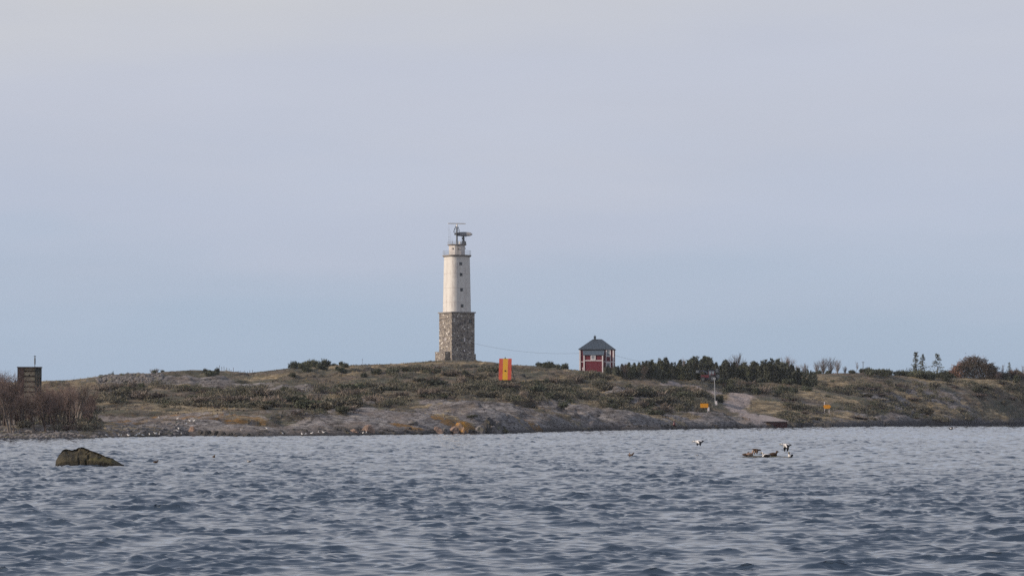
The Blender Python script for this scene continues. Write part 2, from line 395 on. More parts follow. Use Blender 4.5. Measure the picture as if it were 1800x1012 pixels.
M['rock_moss'] = rock_mat('algae_rock', (0.064, 0.056, 0.034), (0.018, 0.016, 0.011), (0.080, 0.070, 0.026), 0.3)
M['rock_boulder'] = rock_mat('wet_footed_boulder', (0.072, 0.060, 0.036), (0.020, 0.017, 0.011), (0.078, 0.066, 0.030), 0.25, 0.12)

# ------------------------------------------------------------------ terrain
# shoreline and ridge of the island, sampled at bearings (given as photo columns)
SH = np.array([(-900, 770), (-400, 771), (0, 770), (120, 770), (240, 768), (330, 766), (440, 767), (520, 766), (640, 765), (760, 763), (900, 761), (1000, 758), (1060, 756), (1160, 755),
               (1300, 752.5), (1400, 751), (1500, 750), (1620, 748), (1800, 746), (2300, 745), (2800, 748)], float)
RG = np.array([(-900, 700, 560), (-400, 690, 600), (0, 672, 620), (120, 668, 640), (170, 662, 640), (240, 658, 650), (290, 653, 655), (340, 650, 660), (400, 652, 665), (440, 655, 665), (500, 648, 665), (560, 643, 670), (640, 641, 690),
               (700, 639, 695), (740, 636, 700), (770, 633.5, 700), (835, 633.5, 700), (870, 637, 690), (900, 641, 680), (960, 644, 665), (1010, 650, 655), (1040, 653, 652), (1090, 655, 655), (1200, 662, 690), (1300, 664, 720), (1400, 660, 740),
               (1450, 656, 750), (1520, 655, 755), (1600, 661, 760), (1700, 664, 760), (1800, 662, 770), (2300, 672, 780), (2800, 710, 790)], float)
def ridge_z(u): 
    yt = np.interp(u, RG[:, 0], RG[:, 1]); dr = np.interp(u, RG[:, 0], RG[:, 2])
    return H + (724 - yt) * dr / F, dr
def shore_d(u): return F * H / (np.interp(u, SH[:, 0], SH[:, 1]) - 724)

xs = np.arange(-235, 236, 0.6); ys = np.concatenate([np.arange(330, 800, 0.75), np.arange(800, 1000, 4)])
TX, TY = np.meshgrid(xs, ys)
U = 900 + TX / TY * F
d0 = shore_d(U) + 5 * fbm(TX / 14, TY / 30, 4, 3) + 0.8
zr, dr = ridge_z(U)
t = (TY - d0) / (dr - d0)
tp = np.clip(t, 0, 1)
prof = 0.10 * (1 - np.exp(-tp * 26)) + 0.90 * (0.30 * tp ** 0.8 + 0.70 * (tp * tp * (3 - 2 * tp)))
back = np.where(t > 1, 1 - ((t - 1) * 0.9) ** 2 * 0.9, 1.0)
TZ = zr * prof * np.clip(back, -0.4, 1)
amp = np.clip(tp * 9, 0, 1) * (1 - 0.75 * np.clip((tp - 0.8) / 0.2, 0, 1))
big = fbm(TX / 42 + 3, TY / 36, 3, 21)
ridged = 1 - np.abs(fbm(TX / 17, TY / 11 + TX / 60, 3, 5)) * 2.2
terr = 0.95 * big + 0.55 * ridged + 0.38 * fbm(TX / 6.0, TY / 4.0, 3, 9) + 0.15 * fbm(TX / 2.0, TY / 1.6, 2, 40)
TZ = TZ + amp * terr
wx_ = TX + 3.0 * fbm(TX / 8, TY / 8, 3, 301); wy_ = TY + 3.0 * fbm(TX / 8, TY / 8, 3, 303)
v1, e1, tx1, ty1 = cells(wx_ / 9.0, wy_ / 6.5, 3); v2, e2, tx2, ty2 = cells(wx_ / 3.4, wy_ / 2.6, 5)
outc = np.clip(0.35 + 1.1 * fbm(TX / 24, TY / 20, 3, 305), 0.1, 1)
crack = np.clip(1 - e1 / 0.10, 0, 1) + 0.6 * np.clip(1 - e2 / 0.14, 0, 1)
TZ = TZ + np.clip(tp * 12, 0, 1) * (1 - 0.7 * np.clip((tp - 0.85) / 0.15, 0, 1)) * outc * (1.9 * (v1 - 0.5) + 1.0 * ty1 * (v1 - .3) + 0.55 * (v2 - 0.5) - 0.25 * np.clip(1 - e1 / 0.15, 0, 1))
# ledges: the bedrock breaks off in low steps
zw = TZ + 1.1 * fbm(TX / 13, TY / 10, 4, 311) + 0.25 * fbm(TX / 2.5, TY / 2.5, 2, 313)
stp = 1.05; fr_ = zw / stp - np.floor(zw / stp); ris = np.clip((fr_ - 0.62) / 0.38, 0, 1); ris = ris * ris * (3 - 2 * ris)
lw = np.clip(0.45 + 1.3 * fbm(TX / 15, TY / 13, 3, 315), 0, 1) * np.clip(tp * 14, 0, 1) * (1 - 0.8 * np.clip((tp - 0.85) / 0.15, 0, 1))
TZ = TZ + lw * 0.85 * stp * (ris - fr_)
crack = crack + 0.8 * lw * np.clip((fr_ - 0.70) / 0.1, 0, 1) * np.clip((0.93 - fr_) / 0.08, 0, 1)  # ledge risers darkened through the same mask as the cracks
# whaleback slabs rising out of the water
low = np.clip(t / 0.03, 0, 1) * np.exp(-np.clip(t, 0, 9) * 10)
TZ = TZ + low * (1.0 * fbm(TX / 11, TY / 9, 3, 31) + 0.22 * fbm(TX / 2.6, TY / 2.2, 3, 37) + 0.25)
TZ = np.where(t < 0.0, -0.4 + t * 30, TZ)
# edge of the island far outside the view
TZ = TZ - np.clip((np.abs(TX) - 205) / 25, 0, 1) * 18
def blob(u, v, rx, ry, hgt, d=None):
    """raise a smooth hump whose middle stands on the bearing of column u at distance d"""
    global TZ
    x = (u - 900) / F * d
    q = np.exp(-(((TX - x) / rx) ** 2 + ((TY - d) / ry) ** 2))
    TZ = TZ + hgt * q
blob(500, 0, 15, 9, 1.1, 415); blob(640, 0, 14, 8, 0.5, 425); blob(800, 0, 5, 7, 1.3, 437); blob(865, 0, 4, 6, 1.4, 440); blob(925, 0, 10, 9, 1.6, 445)
blob(860, 0, 14, 12, 2.1, 475); blob(1120, 0, 14, 12, 1.9, 520); blob(1380, 0, 9, 7, 0.6, 590)
blob(300, 0, 10, 8, 0.9, 398)
# calibrate the ridge so that the skyline stands where it does
def tz_at(x, y):
    fx = np.clip((x - xs[0]) / 0.6, 0, len(xs) - 1.001); fy = np.clip((y - 330) / 0.75, 0, 625.9)
    i = np.floor(fx).astype(int); j = np.floor(fy).astype(int); a = fx - i; b = fy - j
    return (TZ[j, i] * (1 - a) + TZ[j, i + 1] * a) * (1 - b) + (TZ[j + 1, i] * (1 - a) + TZ[j + 1, i + 1] * a) * b
dd = np.arange(345, 798, 0.75)
for it in range(3):
    uu = np.arange(-60, 1861, 6.0)
    elev = (tz_at((uu[:, None] - 900) / F * dd[None, :], np.broadcast_to(dd, (len(uu), len(dd)))) - H) / dd
    kmax = elev.argmax(1)
    want = (724 - np.interp(uu, RG[:, 0], RG[:, 1])) / F
    corr = (want * dd[kmax] + H) / (elev.max(1) * dd[kmax] + H)
    cc = np.interp(U, uu, corr)
    w_ = np.clip((t - 0.15) / 0.6, 0, 1)
    TZ = np.where(TZ > 0, TZ * (1 + (cc - 1) * w_), TZ)
# level pads under the buildings
def pad(x, y, r, z):
    global TZ
    q = np.clip(1.6 - np.hypot(TX - x, TY - y) / r, 0, 1); q = q * q * (3 - 2 * q)
    TZ = TZ * (1 - q) + z * q
LH = P(803, 633, 700); HS = P(1050, 652.5, 650)
pad(LH.x, LH.y, 5.5, LH.z); pad(HS.x, HS.y, 5.5, HS.z)
_uu = np.arange(-60, 1861, 6.0)
_el = (tz_at((_uu[:, None] - 900) / F * dd[None, :], np.broadcast_to(dd, (len(_uu), len(dd)))) - H) / dd
_rd = dd[_el.argmax(1)]
def rd(u): return float(np.interp(u, _uu, _rd))
def gz(x, y): return float(tz_at(np.array([x]), np.array([y]))[0])
DS = np.arange(340, 798, 0.5)
def hit(u, v, dmin=340):
    """where the line of sight meets the ground (or the water)"""
    a, b = ray(u, v)
    ds = DS[DS >= dmin]
    z = H + b * ds; g = tz_at(a * ds, ds)
    k = np.nonzero((z < g) & (g > 0.02))[0]
    if len(k): d = ds[k[0]]; return Vector((a * d, d, float(g[k[0]])))
    if b < 0: d = -H / b; return Vector((a * d, d, 0.0))
    d = 690 if not dmin > 340 else dmin; return Vector((a * d, d, gz(a * d, d)))

# ground cover masks, laid out on the ground itself
bare = np.clip(1.0 - t / 0.22, 0, 1) * 0.55 + 0.45 * np.clip(fbm(TX / 16, TY / 18, 4, 61) * 1.6 + 0.25, 0, 1)
gr = np.clip(fbm(TX / 13, TY / 16, 4, 71) * 1.5 + 0.35, 0, 1)
pathm = np.zeros_like(TX); lich = np.zeros_like(TX); scr = np.clip(fbm(TX / 20 + 7, TY / 22, 4, 81) * 1.6 + 0.4, 0, 1)
def patch(arr, u, v, rx, ry, val, mode='add'):
    p = hit(u, v)
    q = np.clip(1.35 - np.hypot((TX - p.x) / rx, (TY - p.y) / ry) + 0.35 * fbm(TX / 2.5, TY / 3.5, 3, 91), 0, 1)
    q = np.clip(q * 2.2, 0, 1)
    arr[:] = arr * (1 - q) + val * q
for u, v, rx, ry in [(470, 752, 13, 12), (560, 750, 12, 10), (380, 752, 9, 8), (640, 752, 10, 8), (230, 745, 5, 5), (300, 735, 4, 6), (210, 735, 3, 5), (360, 735, 3, 4), (860, 715, 10, 18), (930, 725, 9, 10),
                     (1090, 742, 14, 12), (1030, 735, 8, 8), (1140, 700, 8, 12), (1000, 755, 10, 6), (1230, 745, 9, 8), (1260, 735, 5, 8), (900, 752, 12, 6), (740, 745, 9, 8), (330, 672, 8, 20), (400, 678, 8, 10), (540, 675, 8, 12), (1560, 700, 8, 12), (1640, 690, 8, 10)]:
    patch(bare, u, v, rx, ry, 1.0); patch(scr, u, v, rx, ry, 0.0)
for u, v, rx, ry in [(220, 745, 4, 3), (330, 730, 5, 4), (420, 735, 4, 4), (285, 742, 3, 3), (1080, 722, 8, 5), (1150, 730, 6, 4), (1400, 665, 9, 5), (1550, 685, 14, 8), (1600, 700, 12, 5), (1760, 672, 12, 6), (1640, 668, 9, 4), (1480, 672, 8, 4), (1340, 706, 6, 3), (1450, 700, 9, 5), (760, 638, 8, 6), (690, 642, 6, 6), (840, 638, 8, 6)]:
    patch(gr, u, v, rx, ry, 1.0); patch(scr, u, v, rx, ry, 0.0)
for u, v, rx, ry in [(812, 745, 2.2, 2.5), (925, 741, 5, 3), (790, 741, 3, 2), (715, 750, 3, 2), (1335, 740, 3, 2), (340, 734, 5, 6), (215, 738, 5, 5), (420, 738, 4, 6), (270, 733, 4, 5)]:
    patch(lich, u, v, rx, ry, 1.0 if u > 430 else 0.62)
def track(pts, w):
    global pathm
    ps = [hit(u, v) for u, v in pts]
    for a, b in zip(ps[:-1], ps[1:]):
        ab = np.array([b.x - a.x, b.y - a.y]); L2 = (ab ** 2).sum() + 1e-6
        s = np.clip(((TX - a.x) * ab[0] + (TY - a.y) * ab[1]) / L2, 0, 1)
        dist = np.hypot(TX - a.x - s * ab[0], (TY - a.y - s * ab[1]) * 0.4)
        pathm = np.maximum(pathm, np.clip(1.6 - dist / w + 0.4 * fbm(TX / 1.5, TY / 2.5, 2, 99), 0, 1))
track([(1165, 674), (1185, 677), (1205, 679), (1228, 684), (1255, 689), (1290, 693), (1312, 698)], 1.1)
track([(1312, 698), (1300, 706), (1288, 714), (1298, 722), (1318, 732), (1335, 743)], 2.0)

gr *= 1 - 0.65 * np.clip((bare - 0.6) / 0.4, 0, 1); BAREM = bare
me = grid_mesh('island_ground', TX, TY, TZ)
ca = me.color_attributes.new('cover', 'FLOAT_COLOR', 'POINT')
ca.data.foreach_set('color', np.stack([bare, gr, pathm, scr], -1).reshape(-1).astype(np.float32))
cb = me.color_attributes.new('lich', 'FLOAT_COLOR', 'POINT')
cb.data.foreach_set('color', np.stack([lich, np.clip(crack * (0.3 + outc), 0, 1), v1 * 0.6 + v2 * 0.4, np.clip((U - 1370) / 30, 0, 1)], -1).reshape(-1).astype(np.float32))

def ground_material():
    m, t, b = newmat('island_surface'); l = t.links.new
    tc = N(t, 'ShaderNodeTexCoord'); at = N(t, 'ShaderNodeVertexColor'); at.layer_name = 'cover'; lt = N(t, 'ShaderNodeVertexColor'); lt.layer_name = 'lich'
    s = N(t, 'ShaderNodeSeparateColor'); l(at.outputs['Color'], s.inputs[0])
    def noise(sc, det, st, rough=0.6):
        mp = N(t, 'ShaderNodeMapping'); mp.inputs['Scale'].default_value = st
        nz = N(t, 'ShaderNodeTexNoise'); nz.inputs['Scale'].default_value = sc; nz.inputs['Detail'].default_value = det; nz.inputs['Roughness'].default_value = rough
        l(tc.outputs['Object'], mp.inputs[0]); l(mp.outputs[0], nz.inputs['Vector']); return nz.outputs['Fac']
    def rng(x, a, b_, c=0, d=1):
        r = N(t, 'ShaderNodeMapRange'); r.inputs['From Min'].default_value = a; r.inputs['From Max'].default_value = b_; r.inputs['To Min'].default_value = c; r.inputs['To Max'].default_value = d
        l(x, r.inputs['Value']); return r.outputs[0]
    def mix(f, a, b_):
        x = N(t, 'ShaderNodeMix', data_type='RGBA'); 
        if hasattr(f, 'links'): l(f, x.inputs[0])
        else: x.inputs[0].default_value = f
        for k, c in ((6, a), (7, b_)):
            if isinstance(c, tuple): x.inputs[k].default_value = (*c, 1)
            else: l(c, x.inputs[k])
        return x.outputs[2]
    def math_(op, a, b_):
        x = N(t, 'ShaderNodeMath', operation=op); x.use_clamp = True
        for k, c in ((0, a), (1, b_)):
            if isinstance(c, (int, float)): x.inputs[k].default_value = c
            else: l(c, x.inputs[k])
        return x.outputs[0]
    n1 = noise(0.55, 8, (1, 0.45, 3)); n2 = noise(1.6, 7, (0.8, 0.4, 3)); n3 = noise(0.14, 5, (1, 0.6, 2)); n4 = noise(0.9, 8, (0.7, 0.35, 4), 0.7); n5 = noise(1.3, 6, (0.35, 0.5, 3), 0.6)
    ls = N(t, 'ShaderNodeSeparateColor'); l(lt.outputs['Color'], ls.inputs[0])
    rock = mix(rng(n1, 0.40, 0.60), (0.315, 0.288, 0.280), (0.175, 0.156, 0.153))
    rock = mix(rng(ls.outputs[2], 0.2, 0.8, 0, 0.45), rock, (0.125, 0.110, 0.110))
    rock = mix(rng(n2, 0.51, 0.57), rock, (0.070, 0.062, 0.062))
    rock = mix(rng(n3, 0.50, 0.62, 0, 0.6), rock, (0.22, 0.17, 0.14))
    rock = mix(rng(n5, 0.57, 0.63, 0, 0.8), rock, (0.36, 0.32, 0.28))
    grass = mix(rng(n5, 0.40, 0.58), (0.35, 0.275, 0.175), (0.14, 0.108, 0.07))
    heath = mix(rng(n4, 0.42, 0.56), (0.085, 0.070, 0.056), (0.175, 0.132, 0.098))
    heath = mix(rng(n3, 0.42, 0.56), heath, (0.085, 0.082, 0.058))
    heath = mix(rng(n5, 0.56, 0.64), heath, (0.24, 0.185, 0.12))
    # what covers the rock where
    fr = rng(math_('ADD', math_('MULTIPLY', s.outputs[0], 0.6), math_('MULTIPLY', n4, 0.8)), 0.60, 0.72)
    base = mix(fr, heath, rock)
    fg = rng(math_('ADD', math_('MULTIPLY', s.outputs[1], 0.5), math_('MULTIPLY', n1, 0.9)), 0.74, 0.84)
    base = mix(fg, base, grass)
    fs = rng(math_('ADD', math_('MULTIPLY', at.outputs['Alpha'], 0.5), math_('MULTIPLY', n2, 0.8)), 0.72, 0.84)
    base = mix(fs, base, heath)
    base = mix(math_('MULTIPLY', ls.outputs[1], 0.75), base, (0.052, 0.044, 0.036))
    base = mix(rng(math_('MULTIPLY', ls.outputs[0], rng(n1, 0.3, 0.6)), 0.35, 0.6), base, mix(rng(n2, 0.4, 0.6), (0.27, 0.145, 0.045), (0.16, 0.10, 0.05)))
    base = mix(rng(s.outputs[2], 0.3, 0.7), base, mix(rng(n2, 0.4, 0.6), (0.36, 0.30, 0.28), (0.22, 0.185, 0.175)))
    # algae and wet rock along the waterline, then a taller dark band at right
    geo = N(t, 'ShaderNodeSeparateXYZ'); l(tc.outputs['Object'], geo.inputs[0])
    wl = rng(math_('ADD', geo.outputs['Z'], rng(n1, 0.3, 0.7, -0.4, 0.4)), 0.25, 1.0, 1, 0)
    base = mix(math_('MULTIPLY', wl, 0.85), base, (0.040, 0.036, 0.036))
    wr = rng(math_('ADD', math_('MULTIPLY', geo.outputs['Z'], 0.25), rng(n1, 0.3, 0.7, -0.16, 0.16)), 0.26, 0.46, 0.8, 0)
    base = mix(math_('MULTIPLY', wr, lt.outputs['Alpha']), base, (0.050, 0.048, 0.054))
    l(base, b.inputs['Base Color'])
    bp = N(t, 'ShaderNodeBump'); bp.inputs['Distance'].default_value = 0.6; bp.inputs['Strength'].default_value = 1.0
    l(n4, bp.inputs['Height']); l(bp.outputs[0], b.inputs['Normal'])
    b.inputs['Roughness'].default_value = 0.95; b.inputs['Specular IOR Level'].default_value = 0.2
    return m
M['ground'] = ground_material()
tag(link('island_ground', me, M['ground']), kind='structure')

# ------------------------------------------------------------------ water
def axis(a, b, n): return np.linspace(a, b, n, endpoint=False)
ang = np.concatenate([axis(-0.75, -0.215, 60), axis(-0.215, 0.215, 600), np.linspace(0.215, 0.75, 61)])
rr = [6.0]
while rr[-1] < 900:
    d = rr[-1]; rr.append(d * (1 + (0.02 if d < 44 or d > 640 else 0.0013)))
rr = np.array(rr)
A, RR = np.meshgrid(ang, rr)
WX = A * RR; WY = RR.copy(); X0 = WX.copy(); Y0 = WY.copy(); WZ = np.zeros_like(WX)
rs = np.random.RandomState(5)
nw = 210
lam = np.exp(rs.uniform(math.log(0.20), math.log(7.0), nw)); lam.sort()
wind = R(256)
Lp = 1.9
spec = lam ** 1.0 * np.exp(-0.6 * (lam / Lp) ** 2) + 0.06 * (lam > 3)
spec *= 0.035 / math.sqrt((spec ** 2).sum() / 2)
spacing = RR * 0.0006
gustp = np.clip(1.1 + 1.0 * fbm(X0 / 1.5, Y0 / 3.5, 4, 57) + 0.08 * fbm(X0 / 16, Y0 / 50, 3, 58), 0.5, 2.0)
for i in range(nw):
    k = 2 * math.pi / lam[i]
    th = wind + rs.normal(0, 0.46)
    a = spec[i]
    ph = rs.uniform(0, 2 * math.pi)
    q = k * (math.cos(th) * X0 + math.sin(th) * Y0) + ph
    fade = np.clip((lam[i] / spacing - 1.5) / 1.5, 0, 1)
    if lam[i] < 1.4: fade = fade * gustp
    c, s_ = np.cos(q), np.sin(q)
    WZ += a * fade * c
    WX -= 1.1 * a * fade * math.cos(th) * s_; WY -= 1.1 * a * fade * math.sin(th) * s_
gust = 1 + 0.35 * fbm(X0 / 30, Y0 / 60, 3, 55)
WZ *= gust
WZ = np.where(WZ > 0, WZ * (1 + 0.8 * WZ), WZ)
edge = np.clip((0.75 - np.abs(A)) / 0.1, 0, 1)
WZ *= edge
print('wave std', WZ[(RR > 50) & (RR < 100)].std(), WZ.max())
wm = grid_mesh('water', WX, WY, WZ)
import bmesh
# the calm-looking far sea joined to the same sheet
bm = bmesh.new(); bm.from_mesh(wm)
q = [bm.verts.new(p) for p in ((-30000, -3000, -0.9), (30000, -3000, -0.9), (30000, 40000, -0.9), (-30000, 40000, -0.9))]
bm.faces.new(q); bm.to_mesh(wm); bm.free()
def water_material():
    m, t, b = newmat('sea_water'); l = t.links.new
    b.inputs['Base Color'].default_value = (0.030, 0.046, 0.072, 1)
    b.inputs['Roughness'].default_value = 0.02
    b.inputs['IOR'].default_value = 1.38
    b.inputs['Specular IOR Level'].default_value = 0.5
    tc = N(t, 'ShaderNodeTexCoord')
    mp = N(t, 'ShaderNodeMapping'); mp.inputs['Scale'].default_value = (1, 1.6, 1); mp.inputs['Rotation'].default_value = (0, 0, R(20))
    n1 = N(t, 'ShaderNodeTexNoise'); n1.inputs['Scale'].default_value = 5.0; n1.inputs['Detail'].default_value = 5; n1.inputs['Roughness'].default_value = 0.62
    bp = N(t, 'ShaderNodeBump'); bp.inputs['Distance'].default_value = 0.006; bp.inputs['Strength'].default_value = 1.0
    m2 = N(t, 'ShaderNodeMapping'); m2.inputs['Scale'].default_value = (1.0, 0.16, 1); m2.inputs['Rotation'].default_value = (0, 0, R(-7))
    n2 = N(t, 'ShaderNodeTexNoise'); n2.inputs['Scale'].default_value = 0.9; n2.inputs['Detail'].default_value = 5; n2.inputs['Roughness'].default_value = 0.65
    b2 = N(t, 'ShaderNodeBump'); b2.inputs['Distance'].default_value = 0.010; b2.inputs['Strength'].default_value = 1.0
    l(tc.outputs['Object'], m2.inputs[0]); l(m2.outputs[0], n2.inputs['Vector']); l(n2.outputs['Fac'], b2.inputs['Height']); l(b2.outputs[0], bp.inputs['Normal'])
    l(tc.outputs['Object'], mp.inputs[0]); l(mp.outputs[0], n1.inputs['Vector']); l(n1.outputs['Fac'], bp.inputs['Height']); l(bp.outputs[0], b.inputs['Normal'])
    return m
M['water'] = water_material()
tag(link('water', wm, M['water']), kind='structure')

# ------------------------------------------------------------------ lighthouse
S = 7.0
lh = empty('lighthouse', LH, R(30.5), 'tall off-white lighthouse tower on a square rubble stone base with radar antennas on top', 'lighthouse')
w = 6.54
mb = MB(); mb.box((0, 0, 5.6), (w, w, 12.4)); mb.build('stone_base', M['masonry'], lh)
sb = lh.children[0]
mb = MB(); mb.box((0, 0, 11.92), (w + 0.5, w + 0.5, 0.3)); mb.build('cornice', M['band'], sb)
mb = MB(); mb.box((0, -w / 2 - 0.15, 0.6), (w + 0.35, 0.4, 1.9)); mb.box((w / 2 + 0.1, 0, 0.6), (0.3, w, 1.9)); mb.build('plinth', M['masonry'], sb)
def base_window(x, z, ww, hh, face, light):
    mbw = MB(); mbp = MB()
    if face == 'f':
        mbw.box((x, -w / 2 - 0.01, z), (ww, 0.1, hh)); mbp.box((x, -w / 2 - 0.07, z), (ww * 0.7, 0.06, hh * 0.75))
    else:
        mbw.box((-w / 2 - 0.01, x, z), (0.1, ww, hh)); mbp.box((-w / 2 - 0.07, x, z), (0.06, ww * 0.7, hh * 0.75))
    o = mbw.build('window', M['dark'] if not light else M['band'], sb); mbp.build('pane', M['trim'] if light else M['glass'], o)
base_window(0.35, 5.0, 0.42, 1.0, 'f', True); base_window(-0.35, 5.0, 0.3, 0.9, 'f', False); base_window(2.0, 9.7, 0.75, 0.75, 'f', False)
base_window(0.3, 2.35, 0.5, 0.6, 'f', True); base_window(0.0, 5.2, 0.4, 1.0, 'l', True)
mb = MB(); mb.box((-3.95, 0.35, 0.9), (1.35, 5.1, 2.2)); mb.box((-3.98, 0.35, 2.04), (1.5, 5.3, 0.14), mi=1); mb.build('annex', [M['masonry'], M['band']], lh)
# shaft: a square with generously rounded corners, tapering
def rsq(a, r, z, n=7):
    vs = []
    for qd, (sx, sy) in enumerate(((1, 1), (-1, 1), (-1, -1), (1, -1))):
        for k in range(n + 1):
            an = math.pi / 2 * (qd + k / n)
            vs.append(((a / 2 - r) * sx + r * math.cos(an), (a / 2 - r) * sy + r * math.sin(an), z))
    return vs
def loft(mb, rings, mi=0):
    n = len(rings[0]); vs = [p for r_ in rings for p in r_]
    fs = [(i * n + k, i * n + (k + 1) % n, (i + 1) * n + (k + 1) % n, (i + 1) * n + k) for i in range(len(rings) - 1) for k in range(n)]
    fs += [tuple(range(n))[::-1], tuple((len(rings) - 1) * n + k for k in range(n))]
    return mb.add(vs, fs, mi)
def sh_a(z): return 6.12 - (z - 12) / 14.1 * 0.5
mb = MB(); loft(mb, [rsq(sh_a(z) + e, 1.75 * sh_a(z) / 6.1, z) for z, e in ((12.05, 0.0), (16.5, 0), (21, 0), (26.0, 0))])
shaft = mb.build('shaft', M['tower'], lh, smooth=False)
for z in (24.1, 21.4, 17.6, 13.6):
    a = sh_a(z) / 2
    f_ = MB(); p_ = MB(); x = -0.5 + (24 - z) * 0.03
    f_.box((x, -a + 0.02, z), (0.72, 0.14, 0.74)); p_.box((x - 0.14, -a - 0.06, z + 0.02), (0.24, 0.05, 0.56)); p_.box((x + 0.16, -a - 0.06, z + 0.02), (0.2, 0.05, 0.56))
    o = f_.build('window', M['dark'], shaft); p_.build('pane', M['glass'], o)
# gallery
mb = MB(); loft(mb, [rsq(6.0, 1.7, 25.95), rsq(6.25, 1.75, 26.1), rsq(6.3, 1.75, 26.36), rsq(6.1, 1.7, 26.4)])
gal = mb.build('gallery', M['band'], lh)
mb = MB()
ring = rsq(6.0, 1.65, 0, 4)
for k, (x, y, _) in enumerate(ring):
    if k % 2 == 0: mb.tube([(x, y, 26.38), (x, y, 27.5)], 0.032, 4)
for z in (26.75, 27.1, 27.5):
    for k in range(len(ring)):
        p, q = ring[k], ring[(k + 1) % len(ring)]
        mb.tube([(p[0], p[1], z), (q[0], q[1], z)], 0.02, 4, cap=False)
mb.build('railing', M['galv'], gal)
# lantern drum with flat facets
mb = MB(); mb.lathe([(2.1, 26.38), (2.1, 28.85), (2.1, 28.86)], 8); drum = mb.build('lantern_room', M['white'], lh)
mb = MB(); mb.lathe([(2.25, 28.82), (2.4, 28.9), (2.4, 29.05), (2.1, 29.1)], 16); deck = mb.build('upper_deck', M['band'], lh)
mb = MB()
for k in range(12):
    an = 2 * math.pi * k / 12; x, y = 2.3 * math.cos(an), 2.3 * math.sin(an)
    mb.tube([(x, y, 29.05), (x, y, 29.75 if k % 3 else 30.2)], 0.035, 4)
    an2 = 2 * math.pi * (k + 1) / 12
    for z in (29.35, 29.72): mb.tube([(x, y, z), (2.3 * math.cos(an2), 2.3 * math.sin(an2), z)], 0.022, 4, cap=False)
mb.build('railing', M['galv'], deck)
for an, z in ((R(-110), 27.9), (R(-30), 28.1), (R(-150), 28.0)):
    mb = MB(); mb.box((2.0 * math.cos(an), 2.0 * math.sin(an), z), (0.35, 0.35, 0.35), rz=an); mb.build('hatch', M['band'], drum)
mb = MB()
for s_ in (-0.2, 0.2): mb.tube([(-0.9 + s_, -2.15, 26.4), (-0.9 + s_, -2.15, 29.9)], 0.03, 4)
for k in range(9): mb.tube([(-1.1, -2.15, 26.6 + k * 0.38), (-0.7, -2.15, 26.6 + k * 0.38)], 0.02, 4)
mb.build('ladder', M['steel'], drum)
# radar mast (local axes of the tower; ax converts a screen-wise offset to local)
ca_, sa_ = math.cos(R(30.5)), math.sin(R(30.5))
def ax(sx, sy=0): return (sx * ca_ + sy * sa_, -sx * sa_ + sy * ca_)
mx_, my_ = ax(0.0, -0.4)
mb = MB()
mb.tube([(mx_, my_, 29.05), (mx_, my_, 33.6)], [0.24, 0.17], 8)
mast = mb.build('antenna_mast', M['steel'], lh)
mb = MB()
for k, (sx, z) in enumerate(((-0.6, 32.9), (-0.75, 32.3), (-0.55, 31.7), (0.55, 32.6), (0.6, 32.0), (-0.35, 33.4), (0.35, 33.2))):
    x, y = ax(sx, -0.4); mb.tube([(mx_, my_, z), (x, y, z)], 0.04, 5); mb.tube([(x, y, z - 0.28), (x, y, z + 0.3)], 0.085, 6)
mb.tube([(mx_, my_, 31.75), (mx_, my_, 32.0)], 0.5, 10); mb.tube([(mx_, my_, 31.2), (mx_, my_, 31.3)], 0.3, 8)
mb.build('antenna_bracket', M['steel'], mast)
mb = MB(); x0, y0 = ax(-2.2, -0.9); x1, y1 = ax(2.1, 0.1)
mb.tube([(mx_, my_, 33.55), (mx_, my_, 34.15)], [0.26, 0.2], 8)
an = math.atan2(y1 - y0, x1 - x0)
mb.box(((x0 + x1) / 2, (y0 + y1) / 2, 34.32), (4.5, 0.3, 0.26), rz=an)
mb.build('radar_scanner', M['radar_white'], mast)
px_, py_ = ax(1.65, 0.2)
mb = MB(); mb.tube([(px_, py_, 29.05), (px_, py_, 30.0), (px_, py_, 30.1), (px_, py_, 31.2)], [0.42, 0.4, 0.26, 0.22], 8)
mb.box((px_ + 0.2, py_, 29.5), (0.7, 0.6, 0.8)); mb.box((px_ - 0.1, py_, 30.6), (0.55, 0.5, 0.5))
for sx in (-0.55, 0.75):
    x, y = ax(1.65 + sx, 0.0); mb.tube([(x, y, 29.05), (px_, py_, 30.4)], 0.06, 5)
ped = mb.build('radar_pedestal', M['steel'], lh)
# broad curved reflector seen nearly edge on: an orange-peel antenna
mb = MB(); rings = []
for i in range(13):
    s_ = -1 + 2 * i / 12.0
    hh = 0.50 * math.sqrt(max(0, 1 - abs(s_) ** 2.6)) + 0.05
    dep = 0.5 * (1 - s_ * s_)
    cx = 2.2 * s_ + 1.72
    ringp = []
    for k in range(8):
        an = 2 * math.pi * k / 8
        x, y = ax(cx, -0.2 + dep * 0.9 + 0.10 * math.cos(an)); ringp.append((x, y, 31.62 + hh * math.sin(an) + 0.1 * (1 - s_ * s_)))
    rings.append(ringp)
loft(mb, rings); refl = mb.build('radar_antenna', M['radar'], ped, smooth=True)
mb = MB()
for sx in (-1.1, 0, 1.2):
    x, y = ax(1.72 + sx * 0.5, -1.2); x2, y2 = ax(1.72 + sx, 0.1)
    mb.tube([(x, y, 31.0), (x2, y2, 31.6)], 0.035, 4)
mb.tube([(*ax(1.1, -1.2), 31.0), (*ax(2.4, -1.2), 31.0)], 0.05, 5); mb.tube([(*ax(1.7, -1.2), 31.0), (px_, py_, 31.1)], 0.05, 5)
mb.build('feed_arm', M['steel'], refl)
